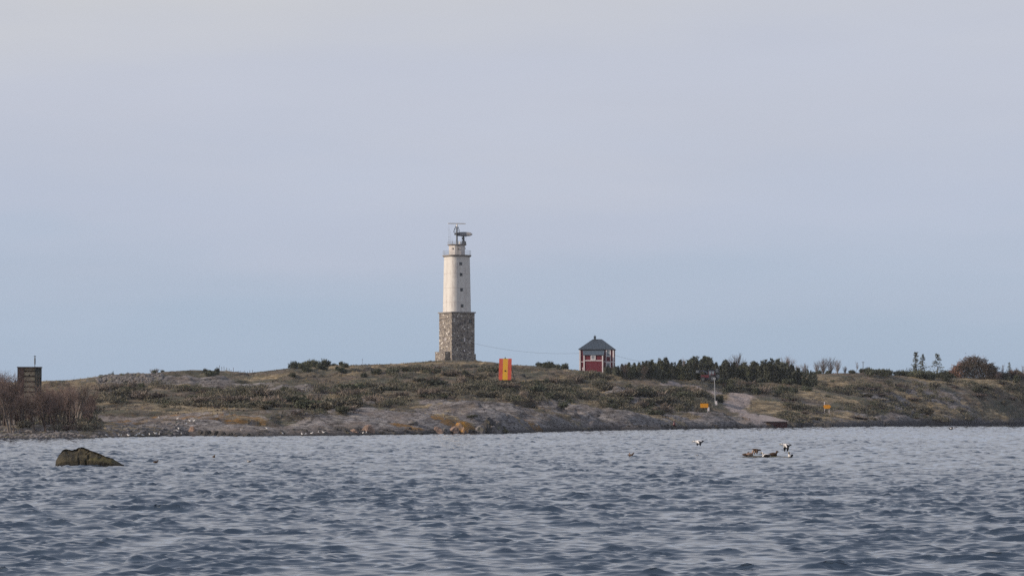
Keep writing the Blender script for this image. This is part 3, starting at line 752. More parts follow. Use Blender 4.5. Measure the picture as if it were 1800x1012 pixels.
for sx, z0, z1 in ((-2.0, 29.1, 33.7), (-1.65, 29.1, 32.4), (-1.2, 29.1, 30.9), (2.3, 29.1, 30.8)):
    mb = MB(); x, y = ax(sx, -0.9); mb.tube([(x, y, z0), (x, y, z1)], [0.035, 0.02], 4)
    if z1 > 33: 
        for z in (30.1, 31.0, 32.8): mb.tube([(x - 0.25, y, z), (x + 0.3, y, z)], 0.02, 4)
    mb.build('whip_antenna', M['galv'], lh)
mb = MB(); x, y = ax(0.75, -1.3); mb.lathe([(0.28, 29.05), (0.3, 29.6), (0.15, 29.8)], 10, (x, y, 0)); mb.build('lamp_housing', M['radar_white'], lh)

# ------------------------------------------------------------------ red house
hs = empty('red_house', HS, R(-4.6), 'dark red two-storey wooden house with white trim and grey hipped roof beside the trees', 'house')
hw, hd, hh = 7.75, 6.6, 5.15
HX = 0.0
mb = MB(); mb.box((HX, 0, hh / 2 - 0.4), (hw, hd, hh + 0.8)); wall = mb.build('wall', M['red'], hs)
mb = MB()
for sx in (-1, 1):
    for sy in (-1, 1): mb.box((HX + sx * (hw / 2), sy * (hd / 2), hh / 2 - 0.3), (0.3, 0.3, hh + 0.55))
mb.box((HX, -hd / 2 - 0.03, 2.2), (hw - 0.2, 0.1, 0.18)); mb.box((HX + hw / 2 + 0.03, 0, 2.2), (0.1, hd - 0.2, 0.18)); mb.box((HX - hw / 2 - 0.03, 0, 2.2), (0.1, hd - 0.2, 0.18))
mb.box((HX, -hd / 2 - 0.02, 0.05), (hw - 0.2, 0.08, 0.12))
mb.build('trim', M['trim'], wall)
ov = 0.36; e = hh - 0.02; rz_ = hh + 2.35
mb = MB(); X_, Y_ = hw / 2 + ov, hd / 2 + ov; rx = 1.05
vs = [(-X_, -Y_, e), (X_, -Y_, e), (X_, Y_, e), (-X_, Y_, e), (-rx, 0, rz_), (rx, 0, rz_), (-X_, -Y_, e - 0.12), (X_, -Y_, e - 0.12), (X_, Y_, e - 0.12), (-X_, Y_, e - 0.12)]
mb.add(vs, [(0, 1, 5, 4), (1, 2, 5), (2, 3, 4, 5), (3, 0, 4), (6, 7, 1, 0), (7, 8, 2, 1), (8, 9, 3, 2), (9, 6, 0, 3), (9, 8, 7, 6)])
nrib = 26
for k in range(1, nrib):                      # standing seams on the front slope
    x = -X_ + 2 * X_ * k / nrib
    tt = min(1, (X_ - abs(x)) / (X_ - rx)) if abs(x) > rx else 1
    p = Vector((x, -Y_, e + 0.02)); q_ = Vector((x, -Y_ + Y_ * tt, e + (rz_ - e) * tt + 0.02)); mb.tube([p, q_], 0.025, 4)
roof = mb.build('roof', M['roof'], hs)
mb = MB(); mb.box((-0.55, -0.2, rz_ + 0.1), (0.5, 0.5, 1.0)); mb.box((-0.55, -0.2, rz_ + 0.62), (0.62, 0.62, 0.12)); mb.tube([(-0.55, -0.2, rz_ + 0.6), (-0.55, -0.2, rz_ + 0.95)], [0.2, 0.06], 8)
mb.build('chimney', M['roof'], roof)
# porch wing with its own shed roof
pd = 1.3; px0, px1 = -2.85, 1.45; pc = (px0 + px1) / 2; pw = px1 - px0; ph = 3.85; yf = -hd / 2 - pd
mb = MB(); mb.box((pc, -hd / 2 - pd / 2, ph / 2 - 0.4), (pw, pd, ph + 0.8)); porch = mb.build('porch', M['red'], hs)
mb = MB()
for x in (px0, px1): mb.box((x, yf, ph / 2 - 0.3), (0.26, 0.26, ph + 0.55))
mb.box((pc, yf - 0.02, 2.45), (pw - 0.2, 0.1, 0.2)); mb.build('trim', M['trim'], porch)
mb = MB(); a_, b_ = px0 - 0.25, px1 + 0.3
mb.add([(a_, yf - 0.25, ph - 0.05), (b_, yf - 0.25, ph - 0.05), (b_ + 0.12, -hd / 2 - 0.02, hh - 0.2), (a_ - 0.12, -hd / 2 - 0.02, hh - 0.2), (a_, yf - 0.25, ph - 0.15), (b_, yf - 0.25, ph - 0.15), (b_, -hd / 2 - 0.02, ph - 0.15), (a_, -hd / 2 - 0.02, ph - 0.15)],
       [(0, 1, 2, 3), (4, 5, 1, 0), (5, 6, 2, 1), (7, 4, 0, 3), (7, 6, 5, 4)])
for k in range(1, 15):
    x = a_ + (b_ - a_) * k / 15; mb.tube([(x, yf - 0.25, ph - 0.03), (x, -hd / 2 - 0.03, hh - 0.18)], 0.022, 4)
mb.build('porch_roof', M['roof_light'], porch)
def hwindow(x, y, z, ww, wh, parent, bars=1, rows=2):
    f_ = MB(); t_ = 0.24
    for s_ in (-1, 1): f_.box((x + s_ * (ww / 2 - t_ / 2), y, z), (t_, 0.12, wh)); f_.box((x, y, z + s_ * (wh / 2 - t_ / 2)), (ww - 2 * t_, 0.12, t_))
    o = f_.build('window', M['trim'], parent)
    g = MB(); g.box((x, y + 0.03, z), (ww - 2 * t_, 0.04, wh - 2 * t_)); g.build('pane', M['cabglass'], o)
    b = MB()
    for k in range(bars): b.box((x - ww / 2 + ww * (k + 1) / (bars + 1), y - 0.01, z), (0.05, 0.05, wh - 2 * t_))
    for k in range(rows): b.box((x, y - 0.045, z - wh / 2 + wh * (k + 1) / (rows + 1)), (ww - 2 * t_, 0.02, 0.05))
    b.build('glazing_bar', M['trim'], o)
hwindow(-0.75, yf - 0.08, 3.15, 1.15, 1.25, porch)
hwindow(2.72, -hd / 2 - 0.1, 4.2, 1.15, 1.7, wall, 0, 1)
hwindow(2.72, -hd / 2 - 0.1, 1.35, 1.15, 1.5, wall, 0, 1)
for x, z, h_ in ((2.22, 2.85, 0.95), (3.22, 2.85, 0.95), (2.22, 0.3, 0.6)):
    mb = MB(); mb.box((x, -hd / 2 - 0.08, z), (0.15, 0.08, h_)); mb.build('casing', M['trim'], wall)
mb = MB(); mb.box((-3.2, -hd / 2 - 0.3, 0.4), (0.16, 0.1, 0.9)); mb.box((-3.2, -hd / 2 - 0.3, 0.75), (0.4, 0.12, 0.1)); mb.build('drainpipe', M['trim'], hs)
mb = MB()
for k in range(6): mb.box((1.75 + k * 0.25, -hd / 2 - 0.9, 0.25), (0.07, 0.06, 0.9))
mb.box((2.35, -hd / 2 - 0.9, 0.72), (1.5, 0.08, 0.08)); mb.build('handrail', M['trim'], hs)

# ------------------------------------------------------------------ day marker board
p = hit(888, 671); p.z = gz(p.x, p.y)
sc_ = F / p.y
dm = empty('day_marker', P(888, 668, p.y), R(3), 'large board of red and yellow vertical stripes standing on the slope right of the lighthouse', 'marker')
bw, bh = 22 / sc_, 38 / sc_
for nme, x0, x1, mt in (('stripe', -0.5, -0.20, 'orange'), ('stripe', -0.195, 0.21, 'yellow'), ('stripe', 0.215, 0.5, 'orange')):
    mb = MB(); mb.add([(x0 * bw - 0.06, -0.05, 0.05), (x1 * bw - 0.06, -0.05, 0.05), (x1 * bw + 0.06, -0.05, bh), (x0 * bw + 0.06, -0.05, bh), (x0 * bw - 0.06, 0.05, 0.05), (x1 * bw - 0.06, 0.05, 0.05), (x1 * bw + 0.06, 0.05, bh), (x0 * bw + 0.06, 0.05, bh)],
       [(0, 1, 2, 3), (7, 6, 5, 4), (1, 5, 6, 2), (4, 0, 3, 7), (3, 2, 6, 7), (4, 5, 1, 0)])
    o = mb.build(nme, M[mt], dm); o['label'] = {'orange': 'red stripe', 'yellow': 'yellow stripe'}[mt]
mb = MB(); mb.box((0, -0.075, 1.9), (0.25, 0.06, 0.25)); mb.build('bolt_plate', M['dark'], dm)
mb = MB(); mb.tube([(0, 0, bh), (0, 0, bh + 0.25)], 0.12, 8); mb.build('lamp', M['steel'], dm)
for x in (-0.9, -0.1, 0.8):
    mb = MB(); mb.tube([(x, 0.12, -1.5), (x + 0.05, 0.12, bh - 0.2)], 0.06, 5); mb.build('post', M['steel'], dm)
for x in (-0.9, 0.9):
    mb = MB(); mb.tube([(x + 0.2, 0.15, bh * 0.68), (x + 1.5, 2.4, -1.0)], 0.08, 5); mb.build('brace', M['steel'], dm)
mb = MB(); mb.tube([(-0.9, 0.12, 0.4), (1.6, 1.8, 0.1)], 0.06, 5); mb.build('crossbar', M['steel'], dm)
mb = MB(); mb.tube([(-1, 0.15, bh * 0.5), (1, 0.15, bh * 0.5)], 0.05, 5); mb.build('crossbar', M['steel'], dm)

# ------------------------------------------------------------------ watch tower behind the left trees
wtp = P(52, 660, 455); g0 = gz(wtp.x, wtp.y)
wt = empty('watch_tower', (wtp.x, wtp.y, g0), R(8), 'dark brown box-shaped watch tower with cream panels rising behind the bare trees at left', 'tower')
s6 = F / 455; ztop = P(52, 646, 455).z - g0; tw = 41 / s6
mb = MB(); mb.box((-tw / 2 + 0.52, 0, ztop / 2 - 0.5), (1.04, 3.4, ztop + 1)); mb.build('side_wall', M['brownwood'], wt)
mb = MB(); mb.box((0.05, 0.3, ztop / 2 - 0.5), (tw - 1.9, 2.6, ztop + 1)); cp = mb.build('front_wall', M['cream'], wt)
for k in range(7):
    mb = MB(); mb.box((0.05, -1.05, ztop - 0.55 - k * 0.85), (tw - 2.0, 0.12, 0.16)); mb.build('crossbeam', M['brownwood'], cp)
mb = MB(); mb.box((0.0, -1.02, ztop - 1.3), (0.25, 0.1, 0.3)); mb.build('peephole', M['dark'], cp)
mb = MB(); mb.box((tw / 2 - 0.48, 0.1, ztop / 2 - 0.5), (0.96, 3.2, ztop + 1)); rw = mb.build('side_wall', M['black'], wt); rw['label'] = 'black right wall'
mb = MB()
for x in (-0.25, 0.25): mb.box((tw / 2 - 0.48 + x, -1.62, ztop - 3.2), (0.09, 0.1, 4))
for k in range(7): mb.box((tw / 2 - 0.48, -1.62, ztop - 1.5 - k * 0.55), (0.42, 0.08, 0.07))
mb.build('ladder', M['wood'], rw)
mb = MB(); mb.box((0, 0.05, ztop + 0.06), (tw + 0.2, 3.6, 0.12)); mb.build('roof', M['brownwood'], wt)
mb = MB(); x = 9 / s6; mb.tube([(x, 0, ztop + 0.1), (x, 0, ztop + 2.0)], 0.06, 5); mb.tube([(x, 0, ztop + 0.55), (x, 0, ztop + 1.6)], 0.13, 6); mb.box((x, 0, ztop + 1.85), (0.4, 0.1, 0.1)); mb.build('antenna', M['steel'], wt)

# ------------------------------------------------------------------ tractor
tp_ = hit(1247, 671.5)
tr = empty('tractor', (tp_.x, tp_.y, tp_.z + 0.0), R(-14), 'dark red tractor with raised front loader parked in front of the dark conifers', 'tractor')
def wheel(x, y, r, wd):
    mb = MB()
    c = Vector((x, y, r)); n = 20; vs = []
    for s_, rad in ((-wd / 2, r * 0.9), (-wd / 2 * 0.8, r), (wd / 2 * 0.8, r), (wd / 2, r * 0.9)):
        for k in range(n): vs.append(c + Vector((math.cos(2 * math.pi * k / n) * rad * (0.97 if k % 2 else 1), s_, math.sin(2 * math.pi * k / n) * rad)))
    fs = [(i * n + k, i * n + (k + 1) % n, (i + 1) * n + (k + 1) % n, (i + 1) * n + k) for i in range(3) for k in range(n)] + [tuple(range(n)), tuple(3 * n + k for k in range(n))[::-1]]
    mb.add(vs, fs); o = mb.build('wheel', M['rubber'], tr)
    mb = MB(); mb.tube([(x, y - wd / 2 - 0.02, r), (x, y + wd / 2 + 0.02, r)], r * 0.5, 12); mb.build('rim', M['steel'], o)
for y in (-0.85, 0.85): wheel(0.95, y, 0.86, 0.48); wheel(-1.35, y, 0.62, 0.4)
mb = MB(); mb.box((-1.0, 0, 1.35), (1.9, 0.8, 0.65)); mb.box((-1.98, 0, 1.25), (0.14, 0.7, 0.75), mi=1); mb.box((-0.2, 0, 0.85), (3.0, 0.5, 0.45), mi=1); mb.box((0.95, -0.85, 1.78), (1.5, 0.5, 0.12)); mb.box((0.95, 0.85, 1.78), (1.5, 0.5, 0.12)); mb.box((0.6, 0, 1.3), (1.2, 1.2, 0.7), mi=1)
mb.build('body', [M['tractor_red'], M['tractor_blue']], tr)
mb = MB(); mb.box((0.6, 0, 2.1), (1.35, 1.35, 1.0)); cab = mb.build('cab', M['cabglass'], tr)
mb = MB(); mb.box((0.6, 0, 2.68), (1.6, 1.55, 0.16)); mb.build('cab_roof', M['tractor_blue'], cab)
for x in (-0.08, 0.65, 1.28):
    for y in (-0.68, 0.68): mb = MB(); mb.box((x, y, 2.1), (0.09, 0.06, 1.02)); mb.build('cab_pillar', M['tractor_red'], cab)
mb = MB(); mb.tube([(-0.6, 0.32, 1.6), (-0.6, 0.32, 2.5)], 0.06, 6); mb.build('exhaust', M['steel'], tr)
mb = MB()
for y in (-0.55, 0.55): mb.tube([(-0.2, y, 1.9), (-1.5, y, 2.7), (-2.5, y, 2.5)], 0.09, 5)
ld = mb.build('loader_arm', M['tractor_blue'], tr)
mb = MB(); mb.box((-2.75, 0, 2.45), (0.75, 1.9, 0.65), taper=0.8); mb.build('bucket', M['steel'], ld)
# timber and brush carried on the roof-high load behind the cab
mb = MB(); mb.box((1.95, 0, 1.3), (0.7, 1.6, 0.9)); mb.box((1.85, 0, 2.7), (0.5, 1.1, 0.9)); mb.build('rear_box', M['steel'], tr)

# ------------------------------------------------------------------ light pole
pp = hit(1257, 713)
s_ = F / pp.y
pole = empty('light_pole', pp, 0, 'tall pale pole with a round white lamp head below the tractor', 'pole')
ph_ = 46 / s_
mb = MB(); mb.tube([(0.05, 0, 0), (-0.12, 0, ph_)], [0.11, 0.08], 8); mb.build('shaft', M['galv'], pole)
mb = MB(); mb.tube([(-0.12, -0.16, ph_ + 0.15), (-0.12, 0.16, ph_ + 0.15)], 0.3, 16); mb.build('lamp_head', M['galv'], pole)
mb = MB(); mb.tube([(-0.12, -0.17, ph_ + 0.15), (-0.12, -0.13, ph_ + 0.15)], 0.2, 12); mb.build('lens', M['galv'], pole.children[1])
mb = MB(); mb.box((0.22, -0.1, 0.55), (0.4, 0.35, 0.9)); mb.build('junction_box', M['trim'], pole)

# ------------------------------------------------------------------ yellow signs
def ysign(u, v, ww, hh, label, arrow):
    p = hit(u, v + 12); s_ = F / p.y
    c = P(u, v, p.y); o = empty('yellow_sign', p, R(4), label, 'sign', 'yellow signs by the shore')
    zc = c.z - p.z; a, b = ww / s_ / 2, hh / s_ / 2
    mb = MB()
    if arrow: pts = [(-a * 0.8, -b), (a * 0.7, -b), (a * 1.15, b * 0.1), (a * 0.7, b), (-a * 0.8, b), (-a * 1.15, 0.1)]
    else: pts = [(-a, -b), (a, -b), (a, b), (-a, b)]
    n = len(pts)
    mb.add([(x, -0.03, zc + z) for x, z in pts] + [(x, 0.03, zc + z) for x, z in pts], [tuple(range(n)), tuple(range(n, 2 * n))[::-1]] + [(i, n + i, n + (i + 1) % n, (i + 1) % n) for i in range(n)])
    mb.build('board', M['signyellow'], o)
    for x in ((a * 0.9,) if not arrow else (-a * 0.75, a * 0.6)):
        mb = MB(); mb.tube([(x, 0.09, -0.3), (x, 0.09, zc + b * (1 if not arrow else 0.9))], 0.05, 5); mb.build('post', M['trim'], o)
    if arrow: mb = MB(); mb.box((-a * 0.75, 0.09, zc + b + 0.35), (0.2, 0.1, 0.8)); mb.build('beacon', M['trim'], o)
    else: mb = MB(); mb.box((a * 1.1, 0, zc - b - 0.3), (0.28, 0.2, 0.8)); mb.build('cabinet', M['trim'], o)
ysign(1238, 712.5, 14, 7.5, 'rectangular yellow sign left of the pale light pole', False)
ysign(1454, 714.5, 12, 6.5, 'yellow arrow-ended sign on the right-hand slope with white post above', True)

# ------------------------------------------------------------------ quay and slipway
qa = hit(1350, 742)
s_ = F / qa.y
q0, q1 = P(1319, 750, 583), P(1384, 750, 588)
qy = empty('quay', ((q0.x + q1.x) / 2, 586, 0), math.atan2(q1.y - q0.y, q1.x - q0.x), 'low quay with pinkish concrete top and dark maroon front at the shore', 'quay')
ln = (q1 - q0).length
mb = MB(); mb.box((0, 1.6, 0.4), (ln, 3.2, 1.7)); mb.build('quay_front', M['maroon'], qy)
mb = MB(); mb.add([(-ln / 2 - 0.3, -0.1, 1.26), (ln / 2 + 0.4, -0.1, 1.26), (ln / 2 - 1.2, 6.0, 2.5), (-ln / 2 - 1.6, 10, 3.4), (-ln / 2 - 0.3, -0.1, 1.4), (ln / 2 + 0.4, -0.1, 1.4), (ln / 2 - 1.2, 6.0, 2.7), (-ln / 2 - 1.6, 10, 3.6)],
       [(0, 3, 2, 1), (4, 5, 6, 7), (0, 1, 5, 4), (1, 2, 6, 5), (2, 3, 7, 6), (3, 0, 4, 7)]); mb.build('deck', M['conc'], qy)
mb = MB(); mb.add([(-ln / 2 - 0.9, -0.3, -0.3), (-ln / 2 - 0.05, -0.3, -0.3), (-ln / 2 - 0.05, -0.3, 1.2), (-ln / 2 - 1.7, -0.3, 1.5), (-ln / 2 - 0.9, 0.5, -0.3), (-ln / 2 - 0.05, 0.5, -0.3), (-ln / 2 - 0.05, 0.5, 1.2), (-ln / 2 - 1.7, 0.5, 1.5)],
       [(0, 1, 2, 3), (7, 6, 5, 4), (1, 5, 6, 2), (4, 0, 3, 7), (3, 2, 6, 7)]); mb.build('end_pillar', pmat('tan_stone', (0.42, 0.30, 0.19), (0.3, 0.2, 0.13), 2, 0.9), qy)
mb = MB(); mb.tube([(-ln / 2 + 0.1, 0.3, 0.9), (-ln / 2 + 0.1, 0.3, 2.1)], 0.09, 6); mb.build('bollard', M['wood'], qy)

# ------------------------------------------------------------------ rocks
def rock_mesh(name, seed, sub=3, flat=0.75, rough=0.28):
    bm = bmesh.new(); bmesh.ops.create_icosphere(bm, subdivisions=sub, radius=1)
    off = Vector((seed * 13.7, seed * 7.1, seed * 3.3)); rnd = random.Random(seed)
    planes = [(Vector((rnd.uniform(-1, 1), rnd.uniform(-1, 1), rnd.uniform(-0.3, 1))).normalized(), rnd.uniform(0.55, 0.85)) for _ in range(7)]
    for v in bm.verts:
        c = v.co.copy()
        for n, h in planes:
            d = c.dot(n)
            if d > h: c -= n * (d - h) * 0.9
        c *= 1 + rough * mnoise.fractal(v.co * 1.3 + off, 0.9, 2.1, 5)
        c.z = c.z * flat
        v.co = c
    me = bpy.data.meshes.new(name); bm.to_mesh(me); bm.free(); return me
ROCKS = [rock_mesh('shore_boulder', i + 1) for i in range(6)]
def rock_inst(u, v, wpx, hpx, mat, label, group=None, k=0, d=None, name='boulder'):
    p = hit(u, v) if d is None else P(u, v, d)
    s_ = F / p.y
    me_ = ROCKS[k % 6].copy(); me_.materials.append(M[mat])
    o = link(name, me_, None, None, (p.x, p.y + wpx / s_ * 0.2, max(p.z, 0.1) + hpx / s_ * 0.12), random.uniform(0, 6.28), (wpx / s_ / 1.45, wpx / s_ / 1.45, hpx / s_ / 0.8))
    return tag(o, label, 'boulder', group)
for i, (u, v, w_, h_) in enumerate([(352, 763, 9, 8), (364, 765, 12, 9), (377, 766, 11, 10), (390, 766.5, 12, 8), (403, 767, 10, 7), (417, 767, 13, 6), (433, 767.5, 12, 6), (443, 768, 7, 4)]):
    rock_inst(u, v, w_, h_, 'rock_dark', 'dark boulder in the row at the foot of the sloping grey slab', 'dark boulders below the grey slab', i)
rock_inst(338, 758, 9, 8, 'rock_pink', 'pinkish boulder at the left end of the dark boulder row', None, 1)
rock_inst(646, 759, 18, 14, 'rock_pink', 'large pointed brown boulder at the waterline left of centre', None, 2)
rock_inst(622, 759.5, 13, 6, 'rock_pink', 'low reddish boulder just left of the pointed brown boulder', None, 3)
rock_inst(736, 765, 14, 5, 'rock_dark', 'low black rock at the waterline left of the pink boulders', None, 4)
rock_inst(771, 762, 16, 13, 'rock_pink', 'rounded pink boulder leftmost of the cluster with orange lichen', 'boulders with orange lichen', 0)
rock_inst(785, 762, 14, 8, 'rock_grey', 'small grey boulder second from left in the lichen cluster', 'boulders with orange lichen', 1)
rock_inst(797, 762, 15, 10, 'rock_pink', 'pinkish grey boulder in the middle of the lichen cluster', 'boulders with orange lichen', 5)
rock_inst(812, 761, 18, 18, 'rock_lichen', 'tall boulder with a bright orange lichen cap', 'boulders with orange lichen', 2)
rock_inst(722, 746, 18, 8, 'rock_grey', 'long grey boulder on the slope above the black waterline rock', None, 4)
for i, (u, v, w_, h_, m_) in enumerate([(842, 761, 16, 13, 'rock_grey'), (853, 762, 14, 18, 'rock_dark'), (866, 762, 14, 14, 'rock_grey'), (874, 760, 18, 22, 'rock_grey'), (886, 761, 14, 12, 'rock_moss'), (861, 756, 20, 22, 'rock_dark')]):
    rock_inst(u, v, w_, h_, m_, ['grey boulder at the left of the dark cleft rocks', 'tall dark boulder beside the black cleft', 'grey boulder between the two clefts', 'tallest grey block of the cleft rocks', 'mossy boulder at the right of the cleft rocks', 'dark block behind the cleft rocks'][i], 'cleft rocks at the shore', i)
rock_inst(1208, 754, 8, 6, 'rock_dark', 'small dark boulder at the waterline right of the red buoy', None, 3)
rock_inst(1259, 755, 7, 6, 'rock_dark', 'small dark boulder at the waterline below the left yellow sign', None, 2)
rock_inst(1297, 753, 12, 4, 'rock_dark', 'low black rock just left of the quay', None, 1)
rock_inst(892, 732, 5, 4, 'rock_grey', 'small pale stone on the slope above the orange lichen slab', None, 4)
for i, (u, w_) in enumerate([(1395, 18), (1414, 22), (1436, 20), (1455, 16)]):
    rock_inst(u, 752, w_, 8, 'rock_dark', 'black wet boulder at the waterline right of the quay', 'black boulders right of the quay', i)
# tumbled stones: left ridge rubble and the stony beach
def stones(name, pts, mat, label):
    base = rock_mesh('tmp', 9, 1, 0.8, 0.2); bv = np.array([v.co for v in base.vertices]); bf = [tuple(p_.vertices) for p_ in base.polygons]
    mb = MB()
    for (x, y, z, r) in pts:
        an = random.uniform(0, 6.28); c, s = math.cos(an), math.sin(an); sx, sy, sz = r * random.uniform(.8, 1.5), r * random.uniform(.8, 1.3), r * random.uniform(.6, 1.1)
        mb.add([(x + (q[0] * c - q[1] * s) * sx, y + (q[0] * s + q[1] * c) * sy, z + q[2] * sz) for q in bv], bf)
    o = mb.build(name, M[mat]); return tag(o, label, 'stones', None, 'stuff')
pts = []
for i in range(520):
    u = random.uniform(172, 285); top = np.interp(u, [170, 200, 240, 285], [663, 657, 656, 656]); v = top + abs(random.gauss(0, 9)) + 2
    p = hit(u, v, 560)
    if p.y < 690: pts.append((p.x, p.y, gz(p.x, p.y) + 0.15, random.uniform(0.25, 0.6)))
stones('rubble', pts, 'rock_grey', 'heap of tumbled grey stones on the ridge at left')
pts = []
for i in range(900):
    u = random.uniform(-60, 330); dd_ = float(shore_d(np.array([u]))[0]) + random.uniform(0, 14) ** 1.0
    x = (u - 900) / F * dd_; z = gz(x, dd_)
    if z > -0.3: pts.append((x, dd_, z, random.uniform(0.12, 0.5) * (0.5 if random.random() < 0.5 else 1)))
stones('beach_stones', pts, 'rock_grey', 'stony beach of grey and brown stones at the left shore')

pts = []
for i in range(700):
    u = random.uniform(440, 1860); dd_ = float(shore_d(np.array([u]))[0]) + random.uniform(0, 10)
    x = (u - 900) / F * dd_; z = gz(x, dd_)
    if -0.35 < z < 0.9 and vnoise(np.array([u / 22.0]), np.array([3.0]), 5)[0] > 0.42: pts.append((x, dd_, max(z, 0.0), random.uniform(0.15, 0.55)))
stones('shore_stones', pts, 'rock_dark', 'scattered dark wet stones along the island waterline')

# big boulder in the water
def big_boulder():
    d = 3.3 * F / (819 - 724.0); s_ = F / d
    prof = [(97, 819), (99, 810), (103, 801), (109, 793), (113, 791), (124, 792), (132, 791), (137, 788.5), (148, 789), (156, 790.5), (160, 792), (168, 793.5), (180, 799), (192, 805), (204, 811), (213, 816), (221, 819.5)]
    us = np.linspace(97, 221, 70); hz = (819.5 - np.interp(us, [a for a, _ in prof], [b for _, b in prof])) / s_
    nd = 26; rows = []
    rnd = np.random.RandomState(3)
    for j in range(nd):
        q = j / (nd - 1)                     # 0 front .. 1 back
        y = -0.9 + 2.4 * q
        # steep broken front, gentler back; crest line wanders
        crest = 0.33 + 0.10 * np.sin((us - 97) / 18.0) + 0.12 * (us < 137)
        f = np.where(q < crest, np.clip(q / crest, 0, 1) ** 0.55, 1 - ((q - crest) / (1 - crest)) ** 1.8)
        z = hz * f
        X = (us - 159) / s_
        xx = X * (0.86 + 0.14 * math.sin(math.pi * min(1, q * 1.2 + 0.1))) ** (1)
        xx = np.where(us < 137, xx + 0.25 * (0.45 - q) * (us < 137), xx)
        n = fbm(X * 2.3 + 3, np.full_like(X, y * 2.3), 4, 12) * 0.10 + np.abs(fbm(X * 1.1, np.full_like(X, y * 1.3) + 5, 2, 14)) * -0.05
        crack = -0.12 * np.exp(-((us - 158 + 6 * q + 3 * math.sin(j * 1.9)) / 1.6) ** 2) - 0.07 * np.exp(-((us - 143 + 20 * q) / 1.5) ** 2)
        crack = crack * (q < crest)
        yy = y - 0.10 * fbm(X * 1.8, np.full_like(X, y * 3), 3, 19) + 0.35 * (z / 1.05) * (q < crest)
        rows.append((xx, yy - crack * 1.4, np.maximum(z + n * (z > 0.05) + 0.08 * crack, -0.0) + 0.07))
    Xr = np.array([r_[0] for r_ in rows]); Yr = np.array([np.broadcast_to(r_[1], us.shape) for r_ in rows]); Zr = np.array([r_[2] for r_ in rows])
    Zr[0, :] = -0.5; Zr[-1, :] = -0.5; Zr[:, 0] = -0.5; Zr[:, -1] = -0.5
    me_ = grid_mesh('boulder', Xr, Yr, Zr, False)
    tag(link('boulder', me_, M['rock_boulder'], None, ((159 - 900) / F * d, d, 0)), 'big mossy dark boulder rising from the open water at left', 'boulder')
big_boulder()
# skerries awash under the ducks
def awash(u0, u1, v, label):
    p0, p1 = P(u0, v, 0), P(u1, v, 0)
    d = 3.3 * F / (v - 724.0); x0, x1 = (u0 - 900) / F * d, (u1 - 900) / F * d
    n = 40; X = np.linspace(0, 1, n); rows = 9
    Xr = np.tile(x0 + (x1 - x0) * X, (rows, 1)); q = np.linspace(-1, 1, rows)[:, None]
    Yr = np.tile(d + q * 1.2, (1, n)); Zr = (0.20 * np.sin(math.pi * X) ** 0.5)[None, :] * (1 - q ** 2) + 0.06 * fbm(Xr * 2, Yr * 2, 3, 7) - 0.06
    Zr[0] = -0.4; Zr[-1] = -0.4
    tag(link('skerry', grid_mesh('skerry', Xr, Yr, Zr, False), M['rock_moss']), label, 'rock')
awash(1288, 1398, 803.5, 'flat dark rock awash under the resting ducks at right')

# ------------------------------------------------------------------ vegetation
def leafy(mb, pts, size, up=0.3, rnd=random, mi=0, asp=0.5):
    for p in pts:
        d = Vector((rnd.gauss(0, 1), rnd.gauss(0, 1), rnd.gauss(0, 1) + up)).normalized()
        a = d.orthogonal().normalized(); a.rotate(Matrix.Rotation(rnd.uniform(0, 6.28), 3, d))
        s = size * rnd.uniform(0.6, 1.4); p = Vector(p)
        mb.add([p - a * s * asp * 0.5, p + a * s * asp * 0.5, p + d * s], [(0, 1, 2)], mi)
def bush_mesh(name, seed, n=750, size=0.22, spiky=0.0, twiggy=False):
    rnd = random.Random(seed); mb = MB()
    lobes = [(Vector((rnd.uniform(-0.6, 0.6), rnd.uniform(-0.5, 0.5), rnd.uniform(0.15, 0.45))), rnd.uniform(0.28, 0.5), rnd.uniform(0.35, 0.75)) for _ in range(9)]
    for k in range(n):
        c, r, hgt = rnd.choice(lobes)
        v = Vector((rnd.gauss(0, 1), rnd.gauss(0, 1), rnd.gauss(0, 1))).normalized() * (rnd.random() ** 0.4)
        p = c + Vector((v.x * r, v.y * r, v.z * r * hgt * 1.4)); 
        if p.z < -0.1: p.z = abs(p.z) * 0.3
        leafy(mb, [p], size * (1 + spiky * max(0, v.z)), 0.4 + spiky * 2, rnd, asp=0.45 if not twiggy else 0.16)
    return mb.mesh(name)
BJ = [bush_mesh('bush', 100 + i) for i in range(6)]
BT = [bush_mesh('bush', 200 + i, 800, 0.34, 0.6, True) for i in range(4)]
for m_ in BJ: m_.materials.append(M['juniper'])
BS = [b_.copy() for b_ in BJ]
for m_ in BS: m_.materials.clear(); m_.materials.append(M['scrub'])
BH = [b_.copy() for b_ in BJ[:4]]
for m_ in BH: m_.materials.clear(); m_.materials.append(M['heather'])
for m_ in BT: m_.materials.append(M['twig'])
BG = [b_.copy() for b_ in BT]
for m_ in BG: m_.materials.clear(); m_.materials.append(M['greytwig'])
def put(meshes, name, p, w_, d_, h_, label, cat, group):
    me_ = random.choice(meshes)
    o = link(name, me_, None, None, (p.x, p.y, gz(p.x, p.y) - 0.05), random.uniform(0, 6.28), (w_ / 2, d_ / 2, h_))
    return tag(o, label, cat, group)
KIND = {'j': (BJ, 'juniper', 'low dark green juniper', 'juniper'), 's': (BS, 'scrub_bush', 'low olive-brown scrub bush', 'bush'), 'h': (BH, 'heather_patch', 'low reddish-brown heather patch', 'heather'),
        'g': (BG, 'twiggy_shrub', 'low leafless grey-brown shrub', 'bush'),
        't': (BT, 'thicket_bush', 'brown leafless thicket bush', 'bush')}
ZONES = []
